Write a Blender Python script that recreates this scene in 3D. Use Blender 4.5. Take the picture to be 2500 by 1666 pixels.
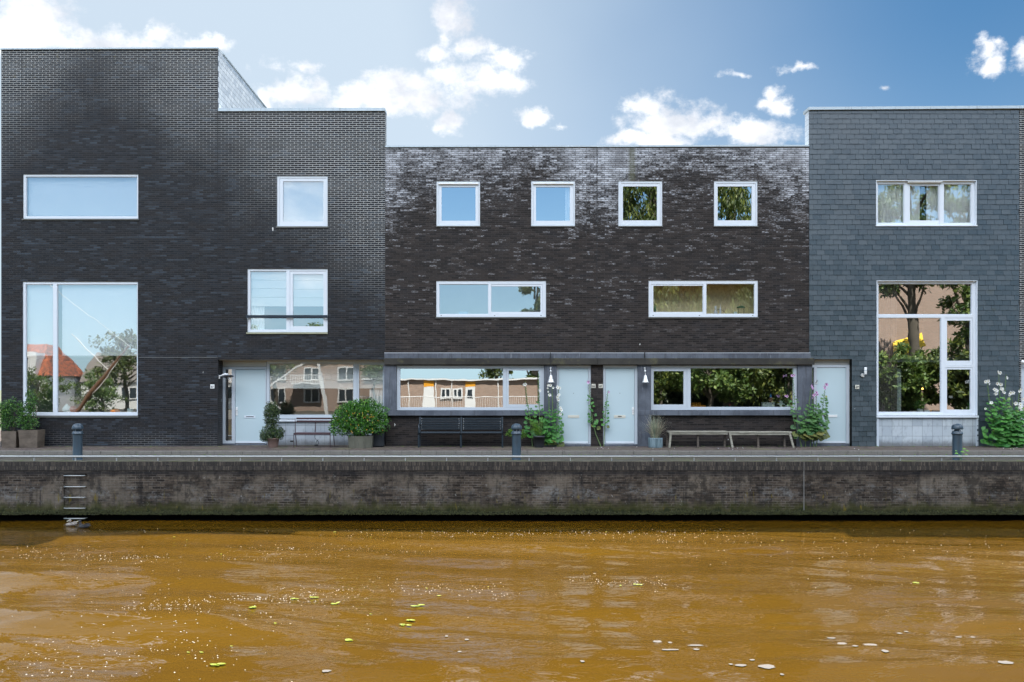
import bpy, math, random
import numpy as np
from mathutils import Vector, Matrix
for o in list(bpy.data.objects): bpy.data.objects.remove(o)
SC = bpy.context.scene; COL = SC.collection
R = math.radians
F = 2083.33; D0 = 26.0; EYE = 1.86; HX = 1200.0; HY = 949.0
def X(px, y=0.0): return (px-HX)*(D0+y)/F
def Z(py, y=0.0): return EYE+(HY-py)*(D0+y)/F
SW = 0.10; WATER = -1.53; QY = -4.27
# ---------------- camera, sky, sun, exposure
cam = bpy.data.cameras.new('camera'); co = bpy.data.objects.new('camera', cam); COL.objects.link(co)
co.location = (0, -D0, EYE); co.rotation_euler = (R(90), 0, 0)
cam.lens = 30; cam.sensor_width = 36; cam.shift_x = 0.02; cam.shift_y = 0.0464; cam.clip_end = 5000
SC.camera = co
SC.view_settings.view_transform = 'Standard'; SC.view_settings.look = 'None'
SC.view_settings.exposure = 1.3; SC.view_settings.gamma = 1
SC.cycles.max_bounces = 8; SC.cycles.transparent_max_bounces = 12; SC.cycles.use_denoising = True
SC.cycles.caustics_reflective = False; SC.cycles.caustics_refractive = False
TOSUN = Vector((0.12, 0.547, 1.0)).normalized()
sun = bpy.data.lights.new('sun', 'SUN'); sun.energy = 4.8; sun.angle = R(0.5); sun.color = (1, .95, .87)
so = bpy.data.objects.new('sun', sun); COL.objects.link(so); so.rotation_euler = TOSUN.to_track_quat('Z', 'Y').to_euler()
so.location = (10, 40, 60)

class NT:
    """terse node helper"""
    def __init__(s, tree): s.t = tree; s.l = tree.links
    def n(s, typ, ins=None, **kw):
        nd = s.t.nodes.new('ShaderNode'+typ)
        for k, v in kw.items(): setattr(nd, k, v)
        for k, v in (ins or {}).items(): s.put(nd.inputs[k], v)
        return nd
    def put(s, sock, v):
        if hasattr(v, 'is_output') or isinstance(v, bpy.types.NodeSocket): s.l.new(v, sock)
        elif isinstance(v, bpy.types.Node): s.l.new(v.outputs[0], sock)
        else:
            if isinstance(v, (tuple, list)) and len(v) == 3 and sock.type == 'RGBA': v = (*v, 1)
            sock.default_value = v
    def m(s, op, a, b=0.0, c=0.0, clamp=False):
        nd = s.n('Math', operation=op, use_clamp=clamp); s.put(nd.inputs[0], a); s.put(nd.inputs[1], b); s.put(nd.inputs[2], c)
        return nd.outputs[0]
    def mix(s, f, a, b):
        nd = s.n('Mix', data_type='RGBA'); s.put(nd.inputs[0], f); s.put(nd.inputs[6], a); s.put(nd.inputs[7], b)
        return nd.outputs[2]
    def ramp(s, f, lo, hi, smooth=True):
        nd = s.n('MapRange', interpolation_type='SMOOTHSTEP' if smooth else 'LINEAR'); s.put(nd.inputs[0], f)
        s.put(nd.inputs[1], lo); s.put(nd.inputs[2], hi); return nd.outputs[0]
    def noise(s, vec, scale, detail=4, rough=.55, out=0, dist=0):
        nd = s.n('TexNoise'); s.put(nd.inputs['Vector'], vec); s.put(nd.inputs['Scale'], scale)
        nd.inputs['Detail'].default_value = detail; nd.inputs['Roughness'].default_value = rough; nd.inputs['Distortion'].default_value = dist
        return nd.outputs[out]
    def sc(s, vec, x, y, z, off=(0,0,0)):
        nd = s.n('Mapping'); s.put(nd.inputs[0], vec); nd.inputs['Scale'].default_value = (x, y, z); nd.inputs['Location'].default_value = off
        return nd.outputs[0]

world = bpy.data.worlds.new('World'); SC.world = world; world.use_nodes = True
w = NT(world.node_tree); bg = world.node_tree.nodes['Background']
sky = w.n('TexSky', sky_type='NISHITA'); sky.sun_disc = False
sky.sun_elevation = math.asin(TOSUN.z); sky.sun_rotation = math.atan2(TOSUN.x, TOSUN.y)
sky.air_density = 1.0; sky.dust_density = 0.6; sky.ozone_density = 2.0
geo = w.n('TexCoord'); dirv = geo.outputs['Generated']
sep = w.n('SeparateXYZ', {0: dirv})
ay = w.m('MAXIMUM', sep.outputs[1], 0.05)
U0 = w.m('DIVIDE', sep.outputs[0], ay); V0 = w.m('DIVIDE', sep.outputs[2], ay)
wv = w.n('SeparateXYZ', {0: w.noise(w.sc(dirv, 1, 1, 1, (2,9,4)), 13, 7, .62, out=1)})
U = w.m('ADD', U0, w.m('MULTIPLY', w.m('SUBTRACT', wv.outputs[0], .5), .085)); V = w.m('ADD', V0, w.m('MULTIPLY', w.m('SUBTRACT', wv.outputs[1], .5), .06))
n1 = w.noise(dirv, 11, 9, .66); n2 = w.noise(w.sc(dirv, 1, 1, 1.6, (3,1,0)), 30, 8, .68)
nn = w.m('ADD', w.m('MULTIPLY', n1, .62), w.m('MULTIPLY', n2, .38))
blobs = [(55,55,130,75,1),(35,105,110,40,1),(290,108,170,38,1),(375,88,60,30,1),(470,112,80,20,.9),(522,104,20,16,1),
 (745,232,110,30,1),(640,235,24,26,.8),(770,210,50,24,.9),(900,240,170,42,1),(1000,205,110,42,1.1),(1100,185,60,32,.9),(1200,205,95,36,1),(1010,250,150,38,1),(1095,290,45,28,1),
 (1112,40,42,56,1.05),(1100,85,30,36,.95),(1082,128,46,28,1.0),(1145,110,40,22,.75),(1245,145,70,30,.95),(1190,115,30,18,.7),(1315,281,34,17,.9),(1375,290,24,10,.55),
 (1590,262,50,34,1.05),(1640,300,90,42,1.1),(1720,310,120,34,1.05),(1830,325,150,34,1.05),(1620,345,110,20,1),(1885,225,36,26,.9),(1915,262,40,34,.95),(1870,248,50,18,.9),
 (1952,155,44,9,.62),(1790,183,20,6,.4),(2398,118,40,32,1.0),(2425,108,30,22,.9),(2410,150,22,22,.8),(2490,130,40,46,1.05),(2150,222,14,8,.45),(755,158,22,10,.45),(700,180,30,16,.35)]
acc = None
for (bx, by, rx, ry, a) in blobs:
    u0 = (bx-HX)/F; v0 = (HY-by)/F
    du = w.m('MULTIPLY', w.m('SUBTRACT', U, u0), F/rx/1.14); dv = w.m('MULTIPLY', w.m('SUBTRACT', V, v0), F/ry/1.14)
    d = w.m('ADD', w.m('MULTIPLY', du, du), w.m('MULTIPLY', dv, dv))
    e = w.m('MULTIPLY', w.m('SUBTRACT', 1.0, w.m('SQRT', d)), a)
    acc = e if acc is None else w.m('MAXIMUM', acc, e)
front = w.ramp(sep.outputs[1], 0.1, 0.3)
accf = w.m('MAXIMUM', acc, -1.0)
edge = w.m('ADD', w.m('MULTIPLY', accf, .62), w.m('MULTIPLY', w.m('SUBTRACT', nn, .5), 3.0))
cl = w.m('MULTIPLY', w.ramp(edge, -0.08, 0.52), front)
# other clouds around the rest of the sky
ob = w.m('MULTIPLY', w.ramp(w.noise(w.sc(dirv, 1, 1, 2.2, (5,2,1)), 3.1, 8, .6), .54, .70), w.m('SUBTRACT', 1.0, front))
ob = w.m('MULTIPLY', ob, w.ramp(sep.outputs[2], 0.0, .12))
cloud = cl
# broad bright cloud bank, unseen high behind the camera, added to light the facades
fill_deck = w.m('MULTIPLY', w.ramp(w.noise(w.sc(dirv, 1, 1, 1.4, (7,2,4)), 2.3, 7, .6), .40, .56), w.m('MULTIPLY', w.ramp(sep.outputs[2], .40, .55), w.m('SUBTRACT', 1.0, w.m('MULTIPLY', w.ramp(sep.outputs[2], .70, .92), .8))))
fill_deck = w.m('MULTIPLY', fill_deck, w.m('SUBTRACT', 1.0, w.ramp(sep.outputs[1], -.05, .35)))
shade = w.ramp(w.noise(w.sc(dirv, 1, 1, 1.3, (1,5,2)), 14, 5, .6), .30, .62)
ccol = w.mix(shade, (5.3, 5.6, 6.2), (8.2, 8.3, 8.5))
# thin white haze in the sky, thicker towards the left and the horizon
hz1 = w.ramp(w.m('ADD', w.m('MULTIPLY', U0, -1.0), w.m('MULTIPLY', w.noise(dirv, 2.2, 4, .5), .25)), -.44, .42)
hz1 = w.m('MULTIPLY', hz1, front)
hz2 = w.m('MULTIPLY', w.m('SUBTRACT', 1.0, w.ramp(sep.outputs[2], 0.0, .42)), .36)
hz3 = w.m('MULTIPLY', w.m('MULTIPLY', w.m('SUBTRACT', 1.0, w.ramp(sep.outputs[2], -.02, .22)), .30), w.m('SUBTRACT', 1.0, front))
hz = w.m('MINIMUM', w.m('ADD', w.m('ADD', hz1, hz2), hz3), .90)
tint = w.mix(front, (.85, 1.3, 1.5), (.24, .45, .56))
tn = w.n('MixRGB', blend_type='MULTIPLY'); w.put(tn.inputs[0], 1.0); w.put(tn.inputs[1], sky.outputs[0]); w.put(tn.inputs[2], tint)
base = w.mix(hz, tn.outputs[0], w.mix(front, (7.2, 9.4, 11.2), (4.75, 5.6, 6.45)))
base = w.mix(w.m('MULTIPLY', ob, .8), base, (12.5, 13, 13.6))
base = w.mix(cloud, base, ccol)
fin = w.mix(fill_deck, base, (52, 55, 60))
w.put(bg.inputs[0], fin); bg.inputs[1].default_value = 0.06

# ---------------- materials
MATS = {}
def mat(name, fn=None, **kw):
    if name in MATS: return MATS[name]
    m = bpy.data.materials.new(name); m.use_nodes = True
    t = NT(m.node_tree); b = m.node_tree.nodes['Principled BSDF']
    for k, v in kw.items():
        k2 = {'col': 'Base Color', 'rough': 'Roughness', 'metal': 'Metallic', 'spec': 'Specular IOR Level'}[k]
        t.put(b.inputs[k2], v)
    if fn: fn(t, b)
    MATS[name] = m; return m
def pos(t): return t.n('NewGeometry').outputs['Position']
def bump(t, b, h, strength, dist=.01):
    nd = t.n('Bump'); t.put(nd.inputs['Height'], h); nd.inputs['Strength'].default_value = strength; nd.inputs['Distance'].default_value = dist
    t.put(b.inputs['Normal'], nd.outputs[0])
def paint(name, col, rough=.4, var=.06, spec=.5, metal=0, dirt=0.0, scale=3):
    def f(t, b):
        p = pos(t); n = t.noise(p, scale, 5, .6)
        c = t.mix(n, tuple(x*(1-var) for x in col), tuple(min(1, x*(1+var)) for x in col))
        if dirt:
            d = t.ramp(t.noise(t.sc(p, 5, 5, .7), 2.5, 6, .65), .52, .75)
            c = t.mix(t.m('MULTIPLY', d, dirt), c, (.05, .045, .04))
        t.put(b.inputs['Base Color'], c); b.inputs['Roughness'].default_value = rough; b.inputs['Metallic'].default_value = metal
        b.inputs['Specular IOR Level'].default_value = spec
        bump(t, b, t.noise(p, 60, 3), .08, .004)
    return mat(name, f)
def brickcoord(t, flat=False):
    p = pos(t); s = t.n('SeparateXYZ', {0: p})
    c = t.n('CombineXYZ')
    if flat: t.put(c.inputs[0], s.outputs[0]); t.put(c.inputs[1], s.outputs[1])
    else: t.put(c.inputs[0], t.m('ADD', s.outputs[0], s.outputs[1])); t.put(c.inputs[1], s.outputs[2])
    return p, s, c.outputs[0]
def brick(t, vec, w_, h_, mort, smooth=.1, off=.5, scale=1.0):
    nd = t.n('TexBrick'); t.put(nd.inputs['Vector'], vec)
    nd.offset = off; nd.inputs['Scale'].default_value = scale; nd.inputs['Mortar Size'].default_value = mort; nd.inputs['Mortar Smooth'].default_value = smooth
    nd.inputs['Brick Width'].default_value = w_; nd.inputs['Row Height'].default_value = h_
    nd.inputs['Color1'].default_value = (0,0,0,1); nd.inputs['Color2'].default_value = (1,1,1,1); nd.inputs['Mortar'].default_value = (0,0,0,1)
    return nd.outputs['Color'], nd.outputs['Fac']

def f_brickA(t, b):
    p, s, v = brickcoord(t)
    rnd, mo = brick(t, v, .2225, .0625, .0072)
    z = s.outputs[2]; x = s.outputs[0]
    lo = t.noise(p, .45, 4, .6); mid = t.noise(t.sc(p, 1, 1, 3), 1.6, 5, .6)
    c = t.mix(rnd, (.0045,.0055,.008), (.023,.026,.032))
    c = t.mix(t.m('MULTIPLY', t.ramp(mid, .35, .7), .8), c, (.0165,.0125,.011))
    # pale bluish glazed bricks in horizontal runs
    r2 = t.ramp(t.m('ADD', t.m('MULTIPLY', rnd, .5), t.noise(t.sc(p, .8, .8, 4, (2,0,7)), 1.1, 4, .6)), .86, 1.12)
    c = t.mix(t.m('MULTIPLY', r2, .75), c, (.045,.057,.072))
    # lime bloom on the mortar towards the parapet and at the open corner
    up = t.m('SUBTRACT', z, 8.6)
    side = t.m('MULTIPLY', t.m('ABSOLUTE', t.m('ADD', x, 12.0)), .42)
    up = t.m('ADD', t.m('ADD', t.m('MULTIPLY', up, .55), side), t.m('MULTIPLY', t.m('SUBTRACT', lo, .5), 2.0))
    bl = t.m('MULTIPLY', t.ramp(up, .75, 3.3), t.m('ADD', .55, t.m('MULTIPLY', mid, .9)))
    low = t.m('MULTIPLY', t.m('SUBTRACT', 1.0, t.ramp(z, .2, .75)), t.ramp(lo, .35, .6))
    bl = t.m('MAXIMUM', bl, t.m('MULTIPLY', low, .22))
    mc = t.mix(bl, (.036,.034,.033), (.46,.46,.44))
    c = t.mix(mo, c, mc)
    # lichen near the top edge
    li = t.m('MULTIPLY', t.ramp(t.noise(p, 7, 5, .7), .60, .68), t.ramp(t.m('ADD', z, t.m('MULTIPLY', lo, 3)), 12.4, 14.0))
    c = t.mix(t.m('MULTIPLY', li, .6), c, (.22,.17,.05))
    # bird droppings
    sp = t.ramp(t.noise(t.sc(p, 1, 1, .28), 5.5, 2, .5), .765, .775)
    c = t.mix(sp, c, (.65,.65,.62))
    t.put(b.inputs['Base Color'], c)
    t.put(b.inputs['Roughness'], t.m('MULTIPLY_ADD', mo, .35, .42)); b.inputs['Specular IOR Level'].default_value = .25
    bump(t, b, t.m('ADD', t.m('SUBTRACT', 1.0, mo), t.m('MULTIPLY', t.noise(p, 40, 3), .35)), .7, .006)
def f_brickC(t, b):
    p, s, v = brickcoord(t)
    rnd, mo = brick(t, v, .2225, .0605, .0058)
    z = s.outputs[2]; x = s.outputs[0]
    lo = t.noise(p, .55, 4, .6); mid = t.noise(t.sc(p, 1, 1, 2.5), 1.3, 5, .65)
    c = t.mix(rnd, (.009,.0066,.0056), (.041,.031,.026))
    c = t.mix(t.m('MULTIPLY', t.ramp(mid, .45, .7), .5), c, (.015,.016,.020))
    c = t.mix(mo, c, (.045,.038,.034))
    # white bloom on bricks: strongest under the coping and between the windows
    top = t.m('MULTIPLY', t.m('SUBTRACT', z, 7.25), .62)
    j = t.m('SUBTRACT', 1.0, t.ramp(t.m('ABSOLUTE', t.m('SUBTRACT', x, 3.35)), .3, 1.7))   # by the expansion joint
    j = t.m('MULTIPLY', j, t.ramp(z, 5.2, 7.2))
    lft = t.m('MULTIPLY', t.m('SUBTRACT', 1.0, t.ramp(x, -3.1, -2.4)), t.ramp(z, 3.8, 7))
    rt = t.m('MULTIPLY', t.ramp(x, 7.9, 9.0), t.ramp(z, 5.8, 7.6))
    drive = t.m('ADD', t.m('MAXIMUM', top, -.72), t.m('ADD', t.m('MULTIPLY', j, .75), t.m('ADD', t.m('MULTIPLY', lft, .6), t.m('MULTIPLY', rt, .5))))
    drive = t.m('ADD', drive, t.m('MULTIPLY', t.m('SUBTRACT', lo, .52), 2.2))
    drive = t.m('ADD', drive, t.m('MULTIPLY', t.m('SUBTRACT', rnd, .5), .9))
    fine = t.noise(t.sc(p, 4, 4, 15), 3.0, 6, .72)
    drive = t.m('ADD', drive, t.m('MULTIPLY', t.m('SUBTRACT', fine, .5), 6.0))
    patch = t.noise(t.sc(p, 1, 1, 1.5, (7,0,2)), 1.7, 5, .6)
    spk = t.m('MULTIPLY', t.ramp(t.m('ADD', t.m('MULTIPLY', rnd, .55), t.m('MULTIPLY', fine, 1.0)), .99, 1.17), t.ramp(z, 2.7, 5.0))
    c = t.mix(t.m('MULTIPLY', spk, .7), c, (.34,.35,.37))
    wm = t.m('MULTIPLY', t.ramp(drive, .28, 1.75), t.m('SUBTRACT', 1.0, t.m('MULTIPLY', mo, .9)))
    c = t.mix(t.m('MULTIPLY', wm, t.m('ADD', .35, t.m('MULTIPLY', t.ramp(patch, .35, .65), .6))), c, (.60,.62,.66))
    sp = t.ramp(t.noise(t.sc(p, 1, 1, .6, (9,0,3)), 7, 3, .55), .76, .775)
    c = t.mix(sp, c, (.6,.6,.56))
    g = t.m('MULTIPLY', t.m('SUBTRACT', 1.0, t.ramp(t.m('ABSOLUTE', t.m('SUBTRACT', x, 4.28)), .03, .16)), t.ramp(t.m('ADD', z, t.m('MULTIPLY', fine, 1.2)), 8.1, 8.9))
    c = t.mix(t.m('MULTIPLY', g, .6), c, (.10,.10,.055))
    t.put(b.inputs['Base Color'], c); b.inputs['Roughness'].default_value = .65; b.inputs['Specular IOR Level'].default_value = .25
    bump(t, b, t.m('ADD', t.m('SUBTRACT', 1.0, mo), t.m('MULTIPLY', t.noise(t.sc(p, 1, 1, 3), 22, 4), .9)), .8, .007)
def f_quay(t, b):
    p, s, v = brickcoord(t)
    wob = t.n('MixRGB', blend_type='ADD'); t.put(wob.inputs[0], .02); t.put(wob.inputs[1], v); t.put(wob.inputs[2], t.noise(p, 3, 3, .5, out=1))
    rnd, mo = brick(t, wob.outputs[0], .215, .0625, .008, .3)
    z = s.outputs[2]
    lo = t.noise(t.sc(p, 1, 1, 1.3), .8, 6, .68); st = t.noise(t.sc(p, 6, 6, .5), 1.5, 6, .65); fi = t.noise(p, 14, 6, .7)
    c = t.mix(rnd, (.018,.0135,.010), (.095,.074,.056))
    c = t.mix(t.m('MULTIPLY', mo, t.ramp(lo, .35, .65)), c, (.16,.14,.12))
    c = t.mix(t.m('MULTIPLY', t.ramp(fi, .45, .66), .5), c, (.010,.010,.010))
    c = t.mix(t.m('MULTIPLY', t.ramp(t.noise(t.sc(p, 1, 1, 1.2, (3,0,8)), .9, 7, .7), .46, .62), .6), c, (.17,.145,.115))
    c = t.mix(t.m('MULTIPLY', t.ramp(t.noise(t.sc(p, 1.4, 1.4, 1.0, (8,0,1)), 1.5, 7, .75), .50, .60), .7), c, (.016,.014,.012))
    c = t.mix(t.m('MULTIPLY', t.ramp(st, .5, .72), .65), c, (.013,.012,.012))
    band = t.m('MULTIPLY', t.ramp(z, -1.15, -.85), t.m('SUBTRACT', 1.0, t.ramp(z, -.75, -.45)))
    band = t.m('MULTIPLY', band, t.m('MULTIPLY', t.ramp(t.noise(t.sc(p, 1, 1, 2), 1.6, 7, .75), .48, .66), t.ramp(fi, .35, .6)))
    c = t.mix(t.m('MULTIPLY', band, .8), c, (.19,.19,.185))
    wh = t.m('MULTIPLY', t.ramp(t.noise(t.sc(p, 2.2, 2.2, 1.2, (4,0,2)), 3.6, 8, .8), .615, .68), .85)
    c = t.mix(wh, c, (.30,.295,.275))
    dk = t.m('MULTIPLY', t.ramp(z, -.42, -.28), t.m('SUBTRACT', 1.0, t.ramp(z, -.28, -.2)))
    c = t.mix(t.m('MULTIPLY', dk, .7), c, (.012,.013,.016))
    gz = t.m('ADD', z, t.m('MULTIPLY', t.m('SUBTRACT', t.noise(t.sc(p, 3, 3, .8), 1.4, 6, .7), .5), .75))
    al = t.m('SUBTRACT', 1.0, t.ramp(gz, -1.26, -.96))
    c = t.mix(t.m('MULTIPLY', al, .8), c, (.042,.045,.010))
    mo2 = t.m('MULTIPLY', t.ramp(t.noise(t.sc(p, 6, 6, 1.4, (2,0,4)), 1.6, 5, .6), .60, .7), t.m('SUBTRACT', 1.0, t.ramp(z, -.95, -.6)))
    c = t.mix(t.m('MULTIPLY', mo2, .8), c, (.13,.10,.015))
    wet = t.m('SUBTRACT', 1.0, t.ramp(gz, -1.33, -1.20))
    c = t.mix(t.m('MULTIPLY', wet, .85), c, (.013,.018,.006))
    t.put(b.inputs['Base Color'], c); b.inputs['Roughness'].default_value = .9; b.inputs['Specular IOR Level'].default_value = .2
    bump(t, b, t.m('ADD', t.m('MULTIPLY', t.m('SUBTRACT', 1.0, mo), .6), fi), .9, .014)
def f_rowlock(t, b):
    p, s, v = brickcoord(t)
    rnd, mo = brick(t, v, .062, .112, .008, .3)
    st = t.noise(t.sc(p, 9, 9, 1.0), 2.2, 6, .7); fi = t.noise(p, 22, 5, .7)
    c = t.mix(rnd, (.026,.021,.018), (.095,.078,.062))
    c = t.mix(mo, c, (.03,.026,.022))
    c = t.mix(t.m('MULTIPLY', t.ramp(st, .42, .6), .85), c, (.012,.011,.010))
    c = t.mix(t.m('MULTIPLY', t.ramp(fi, .6, .7), .5), c, (.20,.18,.14))
    t.put(b.inputs['Base Color'], c); b.inputs['Roughness'].default_value = .9
    bump(t, b, t.m('ADD', t.m('SUBTRACT', 1.0, mo), fi), .9, .012)
def f_paving(cols, moss, rot=0.0, bw=.2, bh=.066):
    def f(t, b):
        p, s, v = brickcoord(t, True)
        mp = t.n('Mapping'); t.put(mp.inputs[0], v); mp.inputs['Rotation'].default_value = (0, 0, rot)
        rnd, mo = brick(t, mp.outputs[0], bw, bh, .006, .3)
        lo = t.noise(p, 1.1, 6, .65); fi = t.noise(p, 18, 4, .7)
        c = t.mix(rnd, *cols)
        c = t.mix(t.m('MULTIPLY', fi, .5), c, tuple(x*.6 for x in cols[0]))
        c = t.mix(mo, c, (.045,.042,.032))
        g = t.m('MULTIPLY', t.ramp(t.m('ADD', lo, t.m('MULTIPLY', mo, .16)), .5, .66), moss)
        c = t.mix(g, c, (.12,.125,.045))
        t.put(b.inputs['Base Color'], c); b.inputs['Roughness'].default_value = .9
        bump(t, b, t.m('ADD', t.m('SUBTRACT', 1.0, mo), t.m('MULTIPLY', fi, .5)), .8, .01)
    return f
def f_concrete(t, b):
    p = pos(t); s = t.n('SeparateXYZ', {0: p})
    st = t.noise(t.sc(p, 7, 7, .6), 2.0, 6, .65); lo = t.noise(p, 1.2, 6, .65); fi = t.noise(p, 30, 4, .7)
    c = t.mix(t.ramp(lo, .3, .7), (.055,.064,.082), (.135,.150,.178))
    c = t.mix(t.m('MULTIPLY', t.ramp(st, .5, .68), .6), c, (.045,.048,.056))
    c = t.mix(t.m('MULTIPLY', t.ramp(t.noise(t.sc(p, 9, 9, .9, (3,0,1)), 2.4, 5, .6), .60, .72), .55), c, (.30,.31,.33))
    c = t.mix(t.m('MULTIPLY', fi, .25), c, (.05,.05,.055))
    t.put(b.inputs['Base Color'], c); b.inputs['Roughness'].default_value = .8
    bump(t, b, fi, .4, .005)
def f_ledge(t, b):
    p = pos(t); s = t.n('SeparateXYZ', {0: p}); z = s.outputs[2]
    st = t.noise(t.sc(p, 10, 10, 0.7), 2.6, 6, .7); lo = t.noise(p, 1.0, 6, .65)
    c = t.mix(t.ramp(lo, .35, .65), (.020,.018,.014), (.042,.038,.031))
    # streaks where the black growth has washed off, from the drip edge upwards
    h = t.m('ADD', t.m('MULTIPLY', t.m('SUBTRACT', z, 2.55), -2.6), t.m('MULTIPLY', t.m('SUBTRACT', st, .5), 2.6))
    c = t.mix(t.m('MULTIPLY', t.ramp(h, .15, .5), .75), c, (.20,.20,.17))
    c = t.mix(t.m('MULTIPLY', t.ramp(t.noise(p, 3, 5, .6), .55, .7), .4), c, (.13,.12,.05))
    t.put(b.inputs['Base Color'], c); b.inputs['Roughness'].default_value = .85
    bump(t, b, t.noise(p, 30, 4), .4, .006)
def f_slate(t, b):
    p = pos(t); s = t.n('SeparateXYZ', {0: p})
    r = t.n('NewGeometry').outputs['Random Per Island']
    lo = t.noise(p, .5, 4, .6); st = t.noise(t.sc(p, 9, 9, 2.5), 2.2, 5, .6)
    c = t.mix(r, (.027,.041,.048), (.042,.058,.067))
    c = t.mix(t.m('MULTIPLY', t.ramp(st, .45, .7), .35), c, (.048,.070,.082))
    c = t.mix(t.m('MULTIPLY', t.ramp(lo, .5, .7), .3), c, (.042,.047,.047))
    gm = t.m('MULTIPLY', t.ramp(t.noise(t.sc(p, 1.3, 1.3, 2.5, (1,0,2)), 1.6, 5, .6), .57, .7), t.m('MULTIPLY', t.ramp(s.outputs[2], 2.5, 4.2), t.m('SUBTRACT', 1.0, t.ramp(s.outputs[2], 4.6, 6.0))))
    c = t.mix(t.m('MULTIPLY', gm, .45), c, (.045,.05,.025))
    li = t.m('MULTIPLY', t.ramp(t.noise(p, 6.5, 3, .6), .735, .75), t.ramp(s.outputs[2], 5.2, 7.2))
    c = t.mix(t.m('MULTIPLY', li, .8), c, (.45,.42,.30))
    t.put(b.inputs['Base Color'], c)
    t.put(b.inputs['Roughness'], t.m('MULTIPLY_ADD', r, .12, .30)); b.inputs['Specular IOR Level'].default_value = .8
    bump(t, b, t.m('ADD', st, t.noise(p, 45, 3)), .35, .004)
def f_tile(w_, h_, ox, oz, c1, c2):
    def f(t, b):
        p, s, v = brickcoord(t)
        rnd, mo = brick(t, t.sc(v, 1, 1, 1, (ox, oz, 0)), w_, h_, .004, .2, off=0)
        st = t.noise(t.sc(p, 4, 4, 1.6), 3, 6, .65)
        c = t.mix(rnd, c1, c2); c = t.mix(t.m('MULTIPLY', t.ramp(st, .5, .75), .5), c, tuple(x*.45 for x in c1))
        c = t.mix(mo, c, (.10,.10,.10))
        dz = t.m('MULTIPLY', t.m('SUBTRACT', 1.0, t.ramp(t.m('ADD', s.outputs[2], t.m('MULTIPLY', t.noise(p, 5, 5, .7), -.25)), .0, .22)), .7)
        c = t.mix(dz, c, (.06,.055,.05))
        t.put(b.inputs['Base Color'], c); b.inputs['Roughness'].default_value = .55
        bump(t, b, t.m('SUBTRACT', 1.0, mo), .5, .004)
    return f
def f_glass(refl, wob, sc_=1.1):
    def f(t, b):
        t.t.nodes.remove(b)
        p = pos(t)
        nb = t.n('Bump'); t.put(nb.inputs['Height'], t.noise(p, sc_, 2, .5)); nb.inputs['Strength'].default_value = wob; nb.inputs['Distance'].default_value = .02
        g = t.n('BsdfGlossy', {'Color': (.95,.98,1.0), 'Roughness': .006}); t.put(g.inputs['Normal'], nb.outputs[0])
        tr = t.n('BsdfTransparent', {'Color': (.96,.985,.975)})
        bf = t.n('NewGeometry').outputs['Backfacing']; fr = t.n('Fresnel'); t.put(fr.inputs['IOR'], t.m('SUBTRACT', 1.5, t.m('MULTIPLY', bf, 1.5-1/1.5)))
        fac = t.m('ADD', refl, t.m('MULTIPLY', fr, 1.0-refl), clamp=True)
        mx = t.n('MixShader'); t.put(mx.inputs[0], fac); t.put(mx.inputs[1], tr.outputs[0]); t.put(mx.inputs[2], g.outputs[0])
        out = [n for n in t.t.nodes if n.type == 'OUTPUT_MATERIAL'][0]; t.l.new(mx.outputs[0], out.inputs[0])
    return f
def f_water(t, b):
    p = pos(t)
    a = t.noise(t.sc(p, .5, 1.1, 1), 1.4, 5, .6); c2 = t.noise(t.sc(p, .25, .8, 1, (4,3,0)), .5, 3, .5)
    c = t.mix(t.ramp(c2, .2, .8), (.072,.0355,.0022), (.098,.050,.0035))
    c = t.mix(t.m('MULTIPLY', a, .3), c, (.042,.024,.006))
    t.put(b.inputs['Base Color'], c); b.inputs['Roughness'].default_value = .035; b.inputs['IOR'].default_value = 1.333
    h = t.m('ADD', t.noise(t.sc(p, 1, 1.9, 1), 2.2, 3, .5, dist=1.2), t.m('MULTIPLY', t.noise(t.sc(p, 1, 2.6, 1, (3,3,0)), 8, 2, .5), .10))
    bump(t, b, h, .27, .04)
def f_leaf(c1, c2, c3, rough=.42, k3=.12):
    def f(t, b):
        r = t.n('NewGeometry').outputs['Random Per Island']
        c = t.mix(r, c1, c2)
        c = t.mix(t.m('GREATER_THAN', r, 1-k3), c, c3)
        t.put(b.inputs['Base Color'], c); b.inputs['Roughness'].default_value = rough
        tl = t.n('BsdfTranslucent'); t.put(tl.inputs[0], c)
        mx = t.n('MixShader'); mx.inputs[0].default_value = .28
        out = [n for n in t.t.nodes if n.type == 'OUTPUT_MATERIAL'][0]
        t.l.new(b.outputs[0], mx.inputs[1]); t.l.new(tl.outputs[0], mx.inputs[2]); t.l.new(mx.outputs[0], out.inputs[0])
    return f
def f_wood(c1, c2):
    def f(t, b):
        p = pos(t); n = t.noise(t.sc(p, 1.2, 9, 9), 4, 6, .65)
        t.put(b.inputs['Base Color'], t.mix(t.ramp(n, .3, .7), c1, c2)); b.inputs['Roughness'].default_value = .8
        bump(t, b, n, .5, .004)
    return f
def f_emit(col, s_):
    def f(t, b):
        b.inputs['Emission Color'].default_value = (*col, 1); b.inputs['Emission Strength'].default_value = s_
        b.inputs['Base Color'].default_value = (*col, 1)
    return f
M_A = mat('blue_black_brick', f_brickA); M_C = mat('brown_black_brick', f_brickC)
M_Q = mat('old_quay_brick', f_quay); M_RL = mat('rowlock_brick', f_rowlock)
M_CON = mat('blue_grey_concrete', f_concrete); M_LED = mat('weathered_ledge', f_ledge)
M_SL = mat('slate', f_slate)
M_ALU = paint('white_frame', (.66,.70,.74), .32, .04)
M_ALU2 = paint('warm_white_frame', (.60,.60,.57), .38, .05)
M_FR = paint('grey_white_frame', (.50,.545,.585), .38, .05)
M_DOOR = paint('pale_blue_door', (.47,.575,.60), .42, .03, scale=1.2)
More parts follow.
